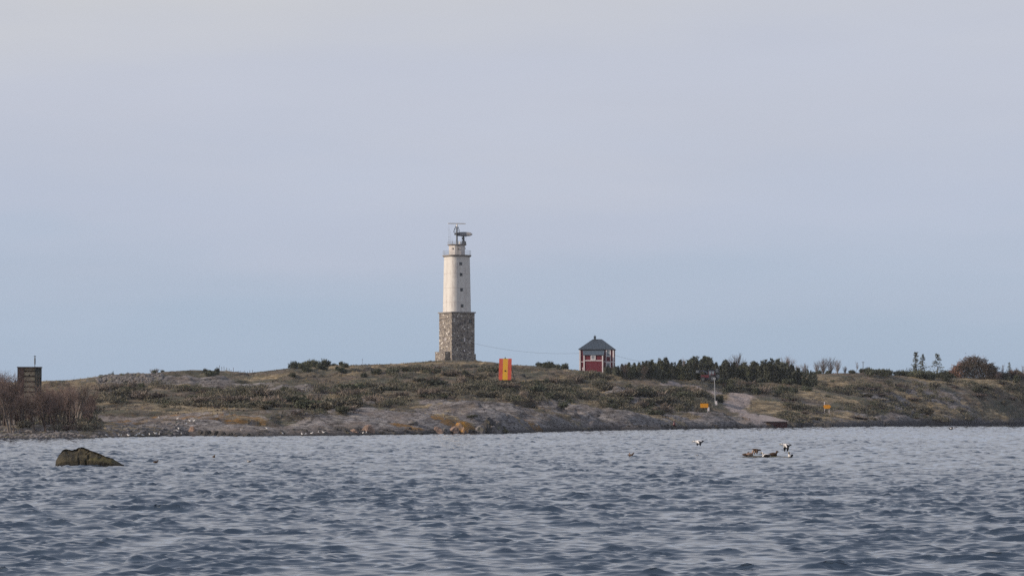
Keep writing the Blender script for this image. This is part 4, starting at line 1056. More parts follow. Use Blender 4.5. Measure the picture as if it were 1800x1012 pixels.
def onpath(p):
    j = int(np.clip((p.y - 330) / 0.75, 0, 620)); i = int(np.clip((p.x - xs[0]) / 0.6, 0, len(xs) - 1))
    return pathm[max(0, j - 2):j + 6, max(0, i - 2):i + 3].max() > 0.25
def zone(u0, u1, v0, v1, n, kinds, wr, hr, place):
    ZONES.append((u0, u1, v0, v1, n, kinds, hr))
    for _ in range(n):
        u, v = random.uniform(u0, u1), random.uniform(v0, v1)
        p = hit(u, v)
        if p.z < 0.9 or onpath(p) or (1222 < u < 1272 and v < 690): continue
        ms_, nm, lb, cat = KIND[random.choice(kinds)]
        w_ = random.uniform(*wr); put(ms_, nm, p, w_, w_ * random.uniform(0.8, 1.2), random.uniform(*hr), lb + ' ' + place, cat, nm.replace('_', ' ') + ' group ' + place)
zone(172, 290, 678, 706, 12, 'jssg', (2.2, 7.5), (1.0, 2.0), 'on the slope below the rubble ridge at left')
zone(290, 480, 684, 716, 14, 'ssjg', (2.2, 7.5), (0.7, 1.5), 'on the left slope below the post fence')
zone(450, 560, 690, 726, 14, 'ssjg', (2.2, 8), (0.8, 1.9), 'on the slope above the wide smooth slab')
zone(560, 720, 682, 724, 18, 'ssjg', (2.2, 8), (0.8, 1.9), 'on the slope left below the lighthouse')
zone(690, 870, 648, 700, 26, 'ssjg', (2.2, 7.5), (0.7, 1.6), 'on the slope right below the lighthouse')
zone(860, 1000, 672, 704, 18, 'ssjg', (2.2, 7.5), (0.7, 1.6), 'below the striped marker')
zone(940, 1062, 660, 700, 14, 'ssjg', (3, 5.5), (0.7, 1.5), 'below the red house')
zone(1062, 1240, 684, 732, 24, 'jssg', (2.2, 7.5), (0.9, 2.0), 'on the slope left of the yellow sign')
zone(1190, 1300, 672, 696, 12, 'jjsg', (2.2, 7.5), (0.9, 2.0), 'below the tractor')
zone(1300, 1425, 668, 698, 16, 'jjsg', (2.2, 7.5), (0.9, 2.0), 'in front of the right end of the conifer belt')
zone(1425, 1800, 672, 738, 16, 'hs', (3, 7), (0.4, 1.0), 'on the wide slope at right')
zone(1330, 1440, 702, 742, 8, 'hs', (2, 5), (0.4, 0.8), 'between the two yellow signs')
zone(0, 165, 715, 758, 12, 'tst', (2, 4), (0.8, 1.7), 'among the bare trees at left')
def tri_cloud(name, pts, size, asp, up, mat, label, seed):
    """one mesh of leaf-sized triangles, uncountable"""
    r_ = np.random.RandomState(seed); n = len(pts)
    d = r_.normal(size=(n, 3)); d[:, 2] += up; d /= np.linalg.norm(d, axis=1)[:, None]
    a = np.cross(d, r_.normal(size=(n, 3))); a /= np.linalg.norm(a, axis=1)[:, None] + 1e-9
    sz = (size * r_.uniform(0.6, 1.4, n))[:, None]
    co = np.stack([pts - a * sz * asp / 2, pts + a * sz * asp / 2, pts + d * sz], 1).reshape(-1, 3).astype(np.float32)
    me_ = bpy.data.meshes.new(name); me_.vertices.add(3 * n); me_.vertices.foreach_set('co', co.ravel())
    me_.loops.add(3 * n); me_.loops.foreach_set('vertex_index', np.arange(3 * n, dtype=np.int32)); me_.polygons.add(n)
    me_.polygons.foreach_set('loop_start', np.arange(0, 3 * n, 3, dtype=np.int32)); me_.polygons.foreach_set('loop_total', np.full(n, 3, dtype=np.int32)); me_.update(calc_edges=True)
    return tag(link(name, me_, M[mat]), label, 'ground cover', None, 'stuff')
def clumps(nper, leaves, kset, seed, size, mat, name, label, wr=(1.6, 3.4), hs=0.75):
    r_ = np.random.RandomState(seed); out_ = []
    for (u0, u1, v0, v1, n, kinds, hr) in ZONES:
        if not set(kset) & set(kinds): continue
        area = (u1 - u0) * (v1 - v0)
        for _ in range(int(area * nper)):
            u, v = r_.uniform(u0 - 6, u1 + 6), r_.uniform(v0 - 3, v1 + 3); p = hit(u, v)
            if p.z < 0.9 or onpath(p) or (1222 < u < 1272 and v < 690) or fbm(np.array([p.x / 9]), np.array([p.y / 12]), 3, 77)[0] < 0.06: continue
            w_ = r_.uniform(*wr) / 2; h_ = r_.uniform(*hr) * hs
            q = r_.normal(size=(leaves, 3)); q /= np.linalg.norm(q, axis=1)[:, None]; q *= (r_.uniform(size=(leaves, 1)) ** 0.4); q[:, 2] = np.abs(q[:, 2])
            q = q * [w_, w_, h_] + r_.normal(size=(leaves, 3)) * 0.08 + [p.x, p.y, p.z - 0.05]; out_.append(q)
    return tri_cloud(name, np.concatenate(out_), size, 0.6, 0.6, mat, label, seed)
clumps(0.042, 90, 's', 5, 0.26, 'scrub', 'scrub', 'olive-brown low scrub matting the middle of the island')
clumps(0.014, 110, 'jh', 6, 0.26, 'juniper', 'creeping_juniper', 'dark creeping juniper matting between the scrub', hs=0.6)
clumps(0.012, 90, 'sjh', 8, 0.24, 'heather', 'heather', 'reddish-brown heather between rocks and scrub', hs=0.4)
# bushes that stand out
for u, v, w_, h_, k in [(372, 662, 34, 9, 'j'), (326, 687, 12, 8, 'j'), (337, 704, 30, 10, 'j'), (248, 682, 16, 9, 'j'), (515, 664, 22, 10, 'j'), (500, 688, 16, 9, 'j'), (598, 727, 42, 11, 'j'), (662, 659, 24, 12, 'j'), (690, 657, 26, 10, 'j'),
                        (600, 656, 30, 11, 'j'), (640, 664, 24, 9, 'j'), (540, 655, 26, 12, 'j'), (820, 664, 26, 14, 'j'), (870, 656, 20, 10, 'j'), (905, 704, 34, 9, 'j'), (990, 716, 36, 11, 'j'), (966, 702, 24, 12, 'j'), (1130, 697, 52, 14, 'j'),
                        (1150, 730, 56, 10, 'j'), (1212, 709, 30, 12, 'j'), (1266, 708, 20, 15, 'j'), (1380, 692, 34, 15, 'j'), (1330, 694, 30, 14, 'j'), (1280, 690, 28, 16, 'j'), (1640, 682, 40, 10, 's'), (1630, 730, 44, 15, 's'), (1715, 690, 30, 8, 'j'), (1765, 713, 16, 9, 's'),
                        (830, 737, 26, 6, 'j'), (780, 700, 18, 7, 'j'), (1400, 672, 40, 12, 's'), (1340, 667, 40, 14, 'j'), (1555, 662, 34, 12, 'j'), (1610, 664, 52, 12, 'j'), (1530, 660, 26, 10, 'j'), (1660, 666, 30, 9, 'j'), (1790, 664, 36, 14, 's'), (1765, 666, 24, 12, 's')]:
    p = hit(u, v - 1); s_ = F / p.y
    where = ('on the left part of the slope' if u < 480 else 'on the ridge or slope left of the lighthouse' if u < 740 else 'near the striped marker' if u < 960 else 'on the slope under the red house and conifers' if u < 1240 else 'below the right end of the conifer belt' if u < 1440 else 'on the right-hand ridge and slope')
    put(BJ if k == 'j' else BS, 'juniper' if k == 'j' else 'scrub_bush', p, w_ / s_, w_ / s_ * 0.8, h_ / s_ * 1.25, ('broad dark juniper standing out ' if k == 'j' else 'broad brown bush standing out ') + where, 'juniper' if k == 'j' else 'bush', ('broad junipers ' if k == 'j' else 'broad brown bushes ') + where)
# junipers on the skyline left and centre
def sky_bush(u0, u1, v0, v1, n, lab, grp, dd=(640, 690), hh_=(1.0, 2.2)):
    for k in range(n):
        u = random.uniform(u0, u1); d = rd(u) + random.uniform(-9, 3)
        x = (u - 900) / F * d; p = Vector((x, d, gz(x, d)))
        s_ = F / d; h_ = random.uniform(*hh_)
        put(BJ, 'juniper', p, h_ * random.uniform(1.0, 1.8), h_ * 1.3, h_, lab, 'juniper', grp)
sky_bush(512, 572, 0, 0, 16, 'dense juniper in the dark clump on the ridge left of the lighthouse', 'juniper clump left of the lighthouse', (650, 672), (1.4, 2.3))
sky_bush(572, 620, 0, 0, 10, 'dense juniper in the dark clump on the ridge left of the lighthouse', 'juniper clump left of the lighthouse', (645, 665), (0.9, 1.5))
sky_bush(940, 1000, 0, 0, 12, 'ragged juniper on the ridge between striped marker and red house', 'junipers between marker and house', (625, 655), (1.2, 2.2))
sky_bush(170, 300, 0, 0, 14, 'small dark juniper on the rubble ridge at left', 'junipers on the rubble ridge', (640, 655), (0.6, 1.2))
sky_bush(362, 384, 0, 0, 3, 'dark juniper pair on the bare left ridge', 'junipers on the bare left ridge', (655, 662), (0.9, 1.3))
sky_bush(1505, 1580, 0, 0, 20, 'low dark juniper on the ridge between utility pole and spruce pair', 'junipers between utility pole and spruce pair', hh_=(1.2, 2.2))
sky_bush(1580, 1680, 0, 0, 28, 'low dark juniper on the ridge at the feet of the lone spruces', 'junipers at the feet of the spruces', hh_=(1.4, 2.6))
sky_bush(1425, 1505, 0, 0, 10, 'low dark juniper on the ridge under the pale leafless trees', 'junipers under the pale leafless trees', hh_=(1.0, 1.5))
sky_bush(1750, 1860, 0, 0, 14, 'dark juniper on the ridge right of the branch heap', 'junipers right of the branch heap', hh_=(1.0, 2.4))
for k in range(14):
    u = random.uniform(1745, 1850); d = rd(u) + random.uniform(-10, 2); x = (u - 900) / F * d
    put(BT, 'thicket_bush', Vector((x, d, 0)), 4, 4, random.uniform(1.5, 2.8), 'brown leafless thicket bush on the ridge right of the branch heap', 'bush', 'thicket right of the branch heap')

# conifers
def conifer_mesh(seed, col=0.34, n=900, top=0.12):
    """ragged upright juniper or pine one metre high"""
    rnd = random.Random(seed); mb = MB()
    spires = [(0, 0, 1.0)] + [(rnd.uniform(-0.2, 0.2), rnd.uniform(-0.2, 0.2), rnd.uniform(0.6, 0.92)) for _ in range(rnd.randint(2, 4))]
    for k in range(n):
        sx, sy, sh = rnd.choice(spires); z = rnd.random() ** 0.85
        r = (top * 0.25 + col * (1 - z) ** 0.7 * (0.7 + 0.3 * math.sin(z * 21 + sx * 30))) * (0.7 if sh < 1 else 1)
        an = rnd.uniform(0, 6.28); q = rnd.random() ** 0.4
        leafy(mb, [(sx + math.cos(an) * r * q, sy + math.sin(an) * r * q, z * sh)], 0.10, 1.6, rnd, asp=0.4)
    return mb.mesh('crown')
def trunk_mesh(h, r, seed=0):
    rnd = random.Random(seed); mb = MB()
    pts = [(rnd.uniform(-0.02, 0.02) * k * h, rnd.uniform(-0.02, 0.02) * k * h, h * k / 4 - 0.05) for k in range(5)]
    mb.tube(pts, [r * (1 - k / 5) for k in range(5)], 6); return mb.mesh('trunk')
CON = []
for i in range(6):
    c = conifer_mesh(300 + i, 0.24 + 0.04 * (i % 4), 1300); c.materials.append(M['pine'] if i % 2 else M['juniper'])
    tm = trunk_mesh(0.8, 0.03, i); tm.materials.append(M['bark']); CON.append((c, tm))
def conifer(u, d, h, label, group, name='conifer', wf=1.0):
    x = (u - 900) / F * d; z = gz(x, d); c, tm = random.choice(CON)
    o = empty(name, (x, d, z - 0.1), random.uniform(0, 6.28), label, 'tree', group)
    a = link('crown', c, None, o, s=(h * wf, h * wf, h)); b = link('trunk', tm, None, o, s=(h, h, h)); return o
CT = np.array([(1060, 642), (1070, 640), (1085, 645), (1095, 638), (1110, 634), (1120, 640), (1135, 636), (1150, 633), (1165, 631), (1180, 632), (1190, 636), (1205, 632), (1215, 630), (1235, 628), (1250, 630), (1262, 640), (1270, 634), (1285, 636), (1305, 640), (1325, 636), (1340, 634), (1352, 636), (1368, 628), (1375, 636), (1390, 642), (1410, 646), (1430, 654)], float)
for k in range(120):
    row = k % 3
    u = 1064 + (1430 - 1064) * (k + random.uniform(-0.9, 0.9)) / 119
    vb = (np.interp(u, [1060, 1100, 1240, 1330, 1400, 1430], [655, 664, 668, 668, 666, 660]) - 3.0 * row)
    b_ = hit(u, vb); d = min(b_.y, rd(u) + 4)
    x = (u - 900) / F * d; top = np.interp(u, CT[:, 0], CT[:, 1]) + random.choice((-2, 0, 2, 5, 8, 12)) + (6 if row == 0 else 0)
    if 1222 < u < 1272: d = max(d, tp_.y + 5); x = (u - 900) / F * d
    h = max(1.6, P(u, top, d).z - gz(x, d))
    seg = next(n_ for lim, n_ in ((1105, 'close to the right wall of the red house'), (1150, 'a little right of the red house'), (1190, 'midway between red house and tractor'), (1226, 'just left of the tractor'), (1270, 'right behind the tractor'), (1312, 'around the rounded leafless tree'), (1350, 'left of the tallest conifer'), (1392, 'around the tallest conifer'), (1500, 'where the belt ends at right')) if u < lim)
    seg = ('front row, ', 'middle row, ', 'back row, ')[row] + seg
    conifer(u, d, h, 'dark bushy conifer, ' + seg, 'conifer belt, ' + seg, wf=random.uniform(1.1, 1.5))
# spruces on the right skyline
def spruce_mesh(seed, wid=0.2, n=20):
    rnd = random.Random(seed); mb = MB()
    for k in range(n):
        z = 0.12 + 0.86 * k / n; L_ = wid * (1 - z) * 1.25 + 0.03
        for b in range(5):
            if rnd.random() < 0.35: continue
            an = rnd.uniform(0, 6.28); ll = L_ * rnd.uniform(0.6, 1.25); a = Vector((math.cos(an), math.sin(an), -0.15))
            for j in range(7):
                p = Vector((0, 0, z)) + a * ll * (j + 1) / 7 + Vector((0, 0, 0.04 * (j / 7) ** 2))
                leafy(mb, [p], 0.065, 0.5, rnd, asp=0.5)
    return mb.mesh('crown')
def spruce(u, vtop, d, label, seed, wid=0.2, lean=0):
    x = (u - 900) / F * d; z = gz(x, d); h = P(u, vtop, d).z - z
    o = empty('spruce', (x, d, z - 0.1), 0, label, 'tree', 'lone spruces on the right ridge'); o.rotation_euler = (0, lean, 0)
    c = spruce_mesh(seed, wid); link('crown', c, M['pine'], o, s=(h, h, h)); tm = trunk_mesh(1.0, 0.018, seed); link('trunk', tm, M['bark'], o, s=(h, h, h))
spruce(1610, 617, rd(1610) - 2, 'tall thin spruce, left one of the close pair on the right ridge', 1, 0.28)
spruce(1620, 621, rd(1620), 'shorter thin spruce, right one of the close pair on the right ridge', 2, 0.26, R(3))
spruce(1647, 620, rd(1647), 'single bushy spruce between the close pair and the big branch heap', 3, 0.42)
spruce(1774, 636, rd(1774), 'small pointed spruce right of the big branch heap', 4, 0.24)
spruce(199, 651, rd(199), 'tiny pointed spruce on the rubble ridge at left', 5, 0.3)

# bare broadleaved trees
def bare_tree(seed, h=1.0, spread=0.35, twig=900, upright=1.0, stems=1, thick=0.022):
    rnd = random.Random(seed); T = MB(); C_ = MB(); tips = []
    def grow(p, d, L_, r, lev):
        n = 4; pts = [p]; q = p.copy(); dd = d.copy()
        for k in range(n):
            dd = (dd + Vector((rnd.gauss(0, .12), rnd.gauss(0, .12), rnd.gauss(0.05, .06) * upright))).normalized(); q = q + dd * L_ / n; pts.append(q.copy())
        (T if lev < 2 else C_).tube(pts, [r * (1 - 0.6 * k / n) for k in range(n + 1)], 6 if lev == 0 else (4 if lev == 1 else 3), cap=False)
        if lev >= 3: tips.extend(pts[1:]); return
        nb = (7, 5, 4)[lev]
        for k in range(nb):
            tt = rnd.uniform(0.3 if lev == 0 else 0.2, 1.0); i = min(n - 1, int(tt * n)); bp = pts[i].lerp(pts[i + 1], tt * n - i)
            an = rnd.uniform(0, 6.28); side = Vector((math.cos(an), math.sin(an), 0)); nd = (dd * upright * 0.9 + side * rnd.uniform(0.5, 1.0)).normalized()
            grow(bp, nd, L_ * rnd.uniform(0.36, 0.62), r * 0.42, lev + 1)
    for s_ in range(stems):
        an = rnd.uniform(0, 6.28); b = 0.0 if stems == 1 else 0.05
        grow(Vector((math.cos(an) * b, math.sin(an) * b, 0)), Vector((math.cos(an) * (0.06 if stems == 1 else 0.28), math.sin(an) * (0.06 if stems == 1 else 0.28), 1)).normalized(), h * (0.62 if stems == 1 else 0.5), thick, 0)
    for k in range(twig):
        p = rnd.choice(tips); d = Vector((rnd.gauss(0, 1), rnd.gauss(0, 1), rnd.gauss(0.5, 0.7))).normalized(); a = d.orthogonal().normalized(); L_ = rnd.uniform(0.06, 0.17)
        q = Vector(p); w_ = 0.0022
        C_.add([q - a * w_, q + a * w_, q + d * L_], [(0, 1, 2)])
        q2 = q + d * L_ * 0.4; d2 = (d + Vector((rnd.gauss(0, .6), rnd.gauss(0, .6), rnd.gauss(0, .6)))).normalized()
        C_.add([q2 - a * w_ * .8, q2 + a * w_ * .8, q2 + d2 * L_ * 0.7], [(0, 1, 2)])
    zm = max(p[2] for p in C_.v); q_ = 1.0 / zm
    for B_ in (T, C_): B_.v = [(p[0] * q_, p[1] * q_, p[2] * q_) for p in B_.v]
    return T.mesh('trunk'), C_.mesh('crown')
BARE = [bare_tree(500 + i, stems=1 + (i % 3), twig=600) for i in range(6)]
def bare(u, d, vtop, label, group, tw='twig', bk='bark', variant=None, wf=1.0, name='bare_tree'):
    x = (u - 900) / F * d; z = gz(x, d); h = P(u, vtop, d).z - z
    tm, cm = BARE[variant if variant is not None else random.randrange(6)]
    o = empty(name, (x, d, z - 0.15), random.uniform(0, 6.28), label, 'tree', group)
    key = (tm.name, bk)
    def mm(me_, mt):
        k = (me_.name, mt)
        if k not in MMC: c = me_.copy(); c.materials.append(M[mt]); MMC[k] = c
        return MMC[k]
    link('trunk', mm(tm, bk), None, o, s=(h * wf, h * wf, h)); link('crown', mm(cm, tw), None, o, s=(h * wf, h * wf, h)); return o
MMC = {}
def fan_tree(seed, n=26):
    rnd = random.Random(seed); T = MB(); C_ = MB()
    for k in range(n):
        an = rnd.uniform(0, 6.28); tilt = rnd.uniform(0.05, 0.75); d = Vector((math.cos(an) * tilt, math.sin(an) * tilt, 1)).normalized(); L_ = rnd.uniform(0.6, 1.0); p = Vector((0, 0, 0)); pts = [p.copy()]
        for j in range(6):
            d = (d + Vector((rnd.gauss(0, .05), rnd.gauss(0, .05), 0.05))).normalized(); p = p + d * L_ / 6; pts.append(p.copy())
        T.tube(pts, [0.010 * (1 - j / 7) for j in range(7)], 4, cap=False)
        for q in range(16):
            j = rnd.uniform(1.5, 6); b = pts[int(j) if j < 6 else 5]; e_ = (d + Vector((rnd.gauss(0, .45), rnd.gauss(0, .45), rnd.gauss(0, .2)))).normalized(); ll = rnd.uniform(0.10, 0.28)
            C_.tube([b, b + e_ * ll * 0.5, b + e_ * ll + Vector((0, 0, 0.02))], [0.0045, 0.0035, 0.002], 3, cap=False)
    zm = max(p_[2] for p_ in C_.v + T.v)
    for B_ in (T, C_): B_.v = [(p_[0] / zm, p_[1] / zm, p_[2] / zm) for p_ in B_.v]
    return T.mesh('trunk'), C_.mesh('crown')
BARE += [fan_tree(700 + i) for i in range(3)]
GL = 'leafless brown tree in the wood along the left shore'; GG = 'leafless trees on the left shore'
tops = [(-60, 655), (-20, 652), (8, 655), (20, 655), (35, 668), (55, 680), (75, 672), (95, 678), (112, 672), (130, 680), (150, 690), (168, 715)]
for k in range(40):
    u = random.uniform(-60, 164) if k > 14 else -20 + k * 13
    vt = np.interp(u, [a for a, _ in tops], [b for _, b in tops]) + random.uniform(-20, 8)
    if 26 < u < 78: vt = random.uniform(676, 700)
    d = float(shore_d(np.array([u]))[0]) + random.uniform(7, 38)
    seg = next(n_ for lim, n_ in ((25, 'at the left end of the shore wood'), (52, 'before the left half of the watch tower'), (80, 'before the right half of the watch tower'), (115, 'just right of the watch tower'), (142, 'toward the right end of the shore wood'), (999, 'at the right tip of the shore wood')) if u < lim) + (' near the water' if d < float(shore_d(np.array([u]))[0]) + 22 else ' farther from the water')
    bare(u, d, vt, 'leafless brown tree ' + seg, 'leafless trees ' + seg, tw=random.choice(('twig', 'twig', 'redtwig')), bk=random.choice(('bark', 'bark', 'palebark')) if k % 2 == 0 else 'bark', wf=random.uniform(0.6, 0.9))
bare(132, 420, 672, 'pale-stemmed leafless tree at the right edge of the left wood', None, 'paletwig', 'palebark', 0, 0.5)
bare(1293, rd(1293), 617, 'leafless tree with a rounded crown rising above the conifer belt', None, 'twig', 'bark', 6, 1.0)
bare(1385, rd(1385), 620, 'leafless tree with a rounded crown just right of the tallest conifer', None, 'twig', 'bark', 7, 1.0)
for k, (u, vt, lb) in enumerate(((1436, 632, 'leftmost of the pale fan-shaped leafless trees right of the conifer belt'), (1447, 624, 'tallest pale fan-shaped leafless tree right of the conifer belt'), (1460, 624, 'broad pale fan-shaped leafless tree beside the tallest one'), (1472, 629, 'pale fan-shaped leafless tree fourth from the conifer belt'), (1485, 640, 'rightmost low fan-shaped leafless tree'))):
    bare(u, rd(u), vt, lb, 'pale leafless trees right of the conifer belt', 'paletwig', 'palebark', 6 + k % 3, 0.8)
bare(1415, rd(1415), 634, 'thin pale leafless sapling at the right end of the conifer belt', None, 'paletwig', 'palebark', 7, 0.8)
for k, (u, vt, lb) in enumerate(((1098, 634, 'small brown leafless tree first in the conifer belt from the red house'), (1128, 636, 'small brown leafless tree second from the red house'), (1160, 634, 'small brown leafless tree third from the red house'), (1252, 634, 'small brown leafless tree behind the tractor roof'), (1318, 634, 'small brown leafless tree right of the rounded one'), (1342, 636, 'small brown leafless tree left of the tallest conifer'), (1402, 638, 'small brown leafless tree near the right end of the belt'))):
    bare(u, min(rd(u) + 2, hit(u, 660).y - 4) if k < 3 else rd(u), vt, lb, 'brown leafless trees in the conifer belt', 'twig', 'palebark', 6 + k % 3, 0.8)
bare(1200, rd(1200) - 4, 622, 'thin leafless tree in the conifer belt behind the tractor', None, 'paletwig', 'palebark', 0, 0.5)
bare(1222, rd(1222) - 6, 626, 'pale trunk of a leafless tree just left of the tractor', None, 'paletwig', 'palebark', 0, 0.4)
for u, vt in ((268, 646), (276, 645), (284, 647)):
    bare(u, rd(u), vt, 'small leafless shrub on the left ridge right of the rubble', 'leafless shrubs on the left ridge', 'twig', 'bark', 8, 1.2)
for u, vt in ((1764, 634), (1796, 636), (1505, 630)):
    bare(u, rd(u), vt, 'thin leafless sapling on the right-hand ridge', 'saplings on the right-hand ridge', 'twig', 'bark', 0, 0.5)

# great heap of cut branches
hp = P(1712, 664, rd(1712) + 1); g0 = gz(hp.x, hp.y)
heap = empty('brush_heap', (hp.x, hp.y, g0 - 0.3), 0, 'great dome-shaped heap of dry reddish and dark branches on the right ridge', 'brush heap')
def heapmesh(name, mat, n, region, sz, seed):
    rnd = random.Random(seed); mb = MB()
    prof_ = [(-7.4, 0.9), (-6.3, 2.2), (-5.4, 2.6), (-4.6, 4.2), (-3.4, 4.9), (-1.6, 5.9), (0.5, 6.1), (2.2, 5.5), (3.8, 4.4), (5, 3.8), (6, 2.0), (6.9, 0.6)]
    k = 0
    while k < n:
        x = rnd.uniform(-7.3, 6.9); top = np.interp(x, [a for a, _ in prof_], [b for _, b in prof_])
        an = rnd.uniform(0, math.pi * 2); q = rnd.random() ** 0.25; z = top * math.sin(abs(an) % math.pi) ** 0.8 * q; y = 4.2 * math.cos(an) * q * math.sqrt(max(0.05, 1 - (x / 7.2) ** 2))
        if not region(x, z, y, rnd): continue
        x += 0.15 * rnd.gauss(0, 1); k += 1
        lump = 1 + 0.30 * mnoise.noise(Vector((x * 0.7 + seed, y * 0.7, z * 0.9))) + 0.08 * mnoise.noise(Vector((x * 2, y * 2, z * 2))); x *= lump; y *= lump; z *= lump
        d = Vector((rnd.gauss(0.5, 0.8), rnd.gauss(0, .6), rnd.gauss(0, 0.5))).normalized(); a = d.orthogonal().normalized(); a.rotate(Matrix.Rotation(rnd.uniform(0, 6.28), 3, d)); L_ = sz * rnd.uniform(0.6, 1.7)
        p = Vector((x, y, max(0.05, z)))
        mb.add([p - a * 0.05, p + a * 0.05, p + d * L_], [(0, 1, 2)])
        if rnd.random() < 0.5: leafy(mb, [p + d * L_ * .5, p + d * L_ * .8], 0.3, 0.1, rnd, asp=0.6)
    return mb.build(name, M[mat], heap)
heapmesh('green_branches', 'brushdark', 8500, lambda x, z, y, r: x > -3.6 + r.uniform(-1, 1) or r.random() < 0.2, 0.6, 1)
heapmesh('dry_branches', 'brushred', 1300, lambda x, z, y, r: (x < -4.0 + r.uniform(-.8, 1.2)) or (z > 4.9 and x < 2.5 and r.random() < 0.22), 0.9, 2)
mb = MB(); rnd = random.Random(4)
for k in range(160):
    x = rnd.uniform(-6.5, 6); p = Vector((x, rnd.uniform(-3.5, 1), rnd.uniform(0.3, 5.4) * (1 - (x / 7.4) ** 2))); d = Vector((rnd.gauss(0, 1), rnd.gauss(0, .4), rnd.gauss(0.2, .5))).normalized(); mb.tube([p, p + d * rnd.uniform(1, 2.4)], [0.05, 0.015], 4)
mb.build('limb', M['bark'], heap)

# heath and dry grass, uncountable
def cover(name, n, size, mat, label, seed, up, asp, arr, lo):
    r_ = np.random.RandomState(seed); xq = r_.uniform(-150, 160, n * 4); yq = r_.uniform(395, 765, n * 4)
    uq = 900 + xq / yq * F; zq = tz_at(xq, yq)
    fi = np.clip(((yq - 330) / 0.75).astype(int), 0, len(ys) - 1); fj = np.clip(((xq - xs[0]) / 0.6).astype(int), 0, len(xs) - 1)
    keep = (np.abs(uq - 900) < 980) & (zq > 1.6) & (arr[fi, fj] > lo) & (BAREM[fi, fj] < 0.85) & (pathm[fi, fj] < 0.2) & (fbm(xq / 4 + seed, yq / 6, 3, seed) > -0.05)
    q = np.stack([xq, yq, zq], -1)[keep][:n]; q = np.repeat(q, 4, 0) + r_.normal(size=(len(q) * 4, 3)) * [0.3, 0.3, 0.03]
    return tri_cloud(name, q, size, asp, up, mat, label, seed)
cover('dry_grass', 14000, 0.26, 'grass', 'pale dry grass tufts between the rocks', 23, 1.5, 0.5, gr, 0.55)
cover('heath', 14000, 0.26, 'heather', 'brown heath plants covering the rock', 37, 0.8, 0.8, scr, 0.5)

# ------------------------------------------------------------------ small things on the ridge
fx = empty('fence', P(400, 655, 655), 0, 'row of thin wooden posts on the left ridge', 'fence')
fx.location.z = gz(fx.location.x, 655)
for k in range(15):
    u = 386 + k * 4.1; d = rd(u) + 2; x = (u - 900) / F * d; z = gz(x, d)
    mb = MB(); mb.tube([(x - fx.location.x, d - 655, z - fx.location.z - 0.2), (x - fx.location.x + random.uniform(-.1, .1), d - 655, z - fx.location.z + random.uniform(0.9, 1.5))], 0.045, 4); mb.build('post', M['wood'], fx)
c = P(584, 646, 676); sh = empty('shed', (c.x, c.y, gz(c.x, c.y)), 0, 'small flat-roofed white building peeping over the ridge among junipers', 'building')
zt = P(584, 641.5, 676).z - sh.location.z
mb = MB(); mb.box((0, 0, zt / 2 - 0.3), (2.4, 2.5, zt + 0.4)); mb.build('wall', M['trim'], sh)
mb = MB(); mb.box((-0.3, 0, zt + 0.02), (3.4, 3.0, 0.3)); mb.build('roof', M['steel'], sh)
mb = MB(); mb.box((-0.2, -1.27, zt - 0.75), (0.6, 0.06, 0.4)); mb.build('window', M['glass'], sh)
for u, v0, v1, lab in ((1517, 635, 652, 'dark utility pole with a short crossarm on the right ridge'), (637, 630, 642, 'slim pole on the ridge left of the lighthouse')):
    d = rd(u); x = (u - 900) / F * d; z = gz(x, d); h = P(u, v0, d).z - z
    o = empty('utility_pole', (x, d, z), 0, lab, 'pole'); mb = MB(); mb.tube([(0, 0, -0.3), (0, 0, h)], [0.09, 0.07] if u > 900 else [0.04, 0.03], 6); mb.build('shaft', M['wood'], o)
    mb = MB(); mb.box((0, 0, h - 0.25), (0.8 if u > 900 else 0.3, 0.08, 0.08)); mb.build('crossarm', M['wood'], o)
def cable(a, b, sag, label):
    mb = MB(); n = 24; pts = [a.lerp(b, k / n) - Vector((0, 0, sag * 4 * (k / n) * (1 - k / n))) for k in range(n + 1)]
    mb.tube(pts, 0.02, 4); tag(mb.build('power_cable', M['steel']), label, 'cable')
cable(P(834.5, 603.5, 697), P(1021.5, 620.5, 648), 0.9, 'thin power cable hanging from the lighthouse to the red house')
cable(P(1079.5, 623.5, 648), P(1150, 636.5, 690), 0.4, 'thin power cable running from the red house to the trees')
bp_ = hit(1185, 751); mb = MB(); mb.lathe([(0.12, 0), (0.28, 0.15), (0.28, 0.42), (0.12, 0.75), (0.06, 1.05)], 12); o = empty('buoy', bp_, 0, 'small dark red buoy standing at the waterline on the smooth slab', 'buoy')
mb.build('float', M['tractor_red'], o, smooth=True); mb = MB(); mb.tube([(0, 0, 1.0), (0, 0, 1.35)], 0.04, 6); mb.build('eye', M['steel'], o)

# ------------------------------------------------------------------ birds
def tubeloft(mb, secs, mi_fn, n=12):
    """secs: (centre, radius_y, radius_z, yaw-dir) along x; one closed skin"""
    rings = []
    for (c, ry, rz) in secs: rings.append([(c[0], c[1] + ry * math.cos(2 * math.pi * k / n), c[2] + rz * math.sin(2 * math.pi * k / n)) for k in range(n)])
    b = len(mb.v); vs = [p for r_ in rings for p in r_]; fs = []; ms = []
    for i in range(len(rings) - 1):
        for k in range(n):
            f = (i * n + k, i * n + (k + 1) % n, (i + 1) * n + (k + 1) % n, (i + 1) * n + k)
            fs.append(f); c = [sum(vs[j][q] for j in f) / 4 for q in range(3)]; ms.append(mi_fn(*c))
    fs += [tuple(range(n))[::-1], tuple((len(rings) - 1) * n + k for k in range(n))]; ms += [ms[0], ms[-1]]
    for f, m_ in zip(fs, ms): mb.add([], []); mb.f.append(tuple(j + b for j in f)); mb.m.append(m_)
    mb.v += vs
def duck_mats(male): return [M['bird_white'], M['bird_black'], M['bill'], M['bird_buff']] if male else [M['bird_brown'], M['bird_brown'], M['bill'], M['bird_buff']]
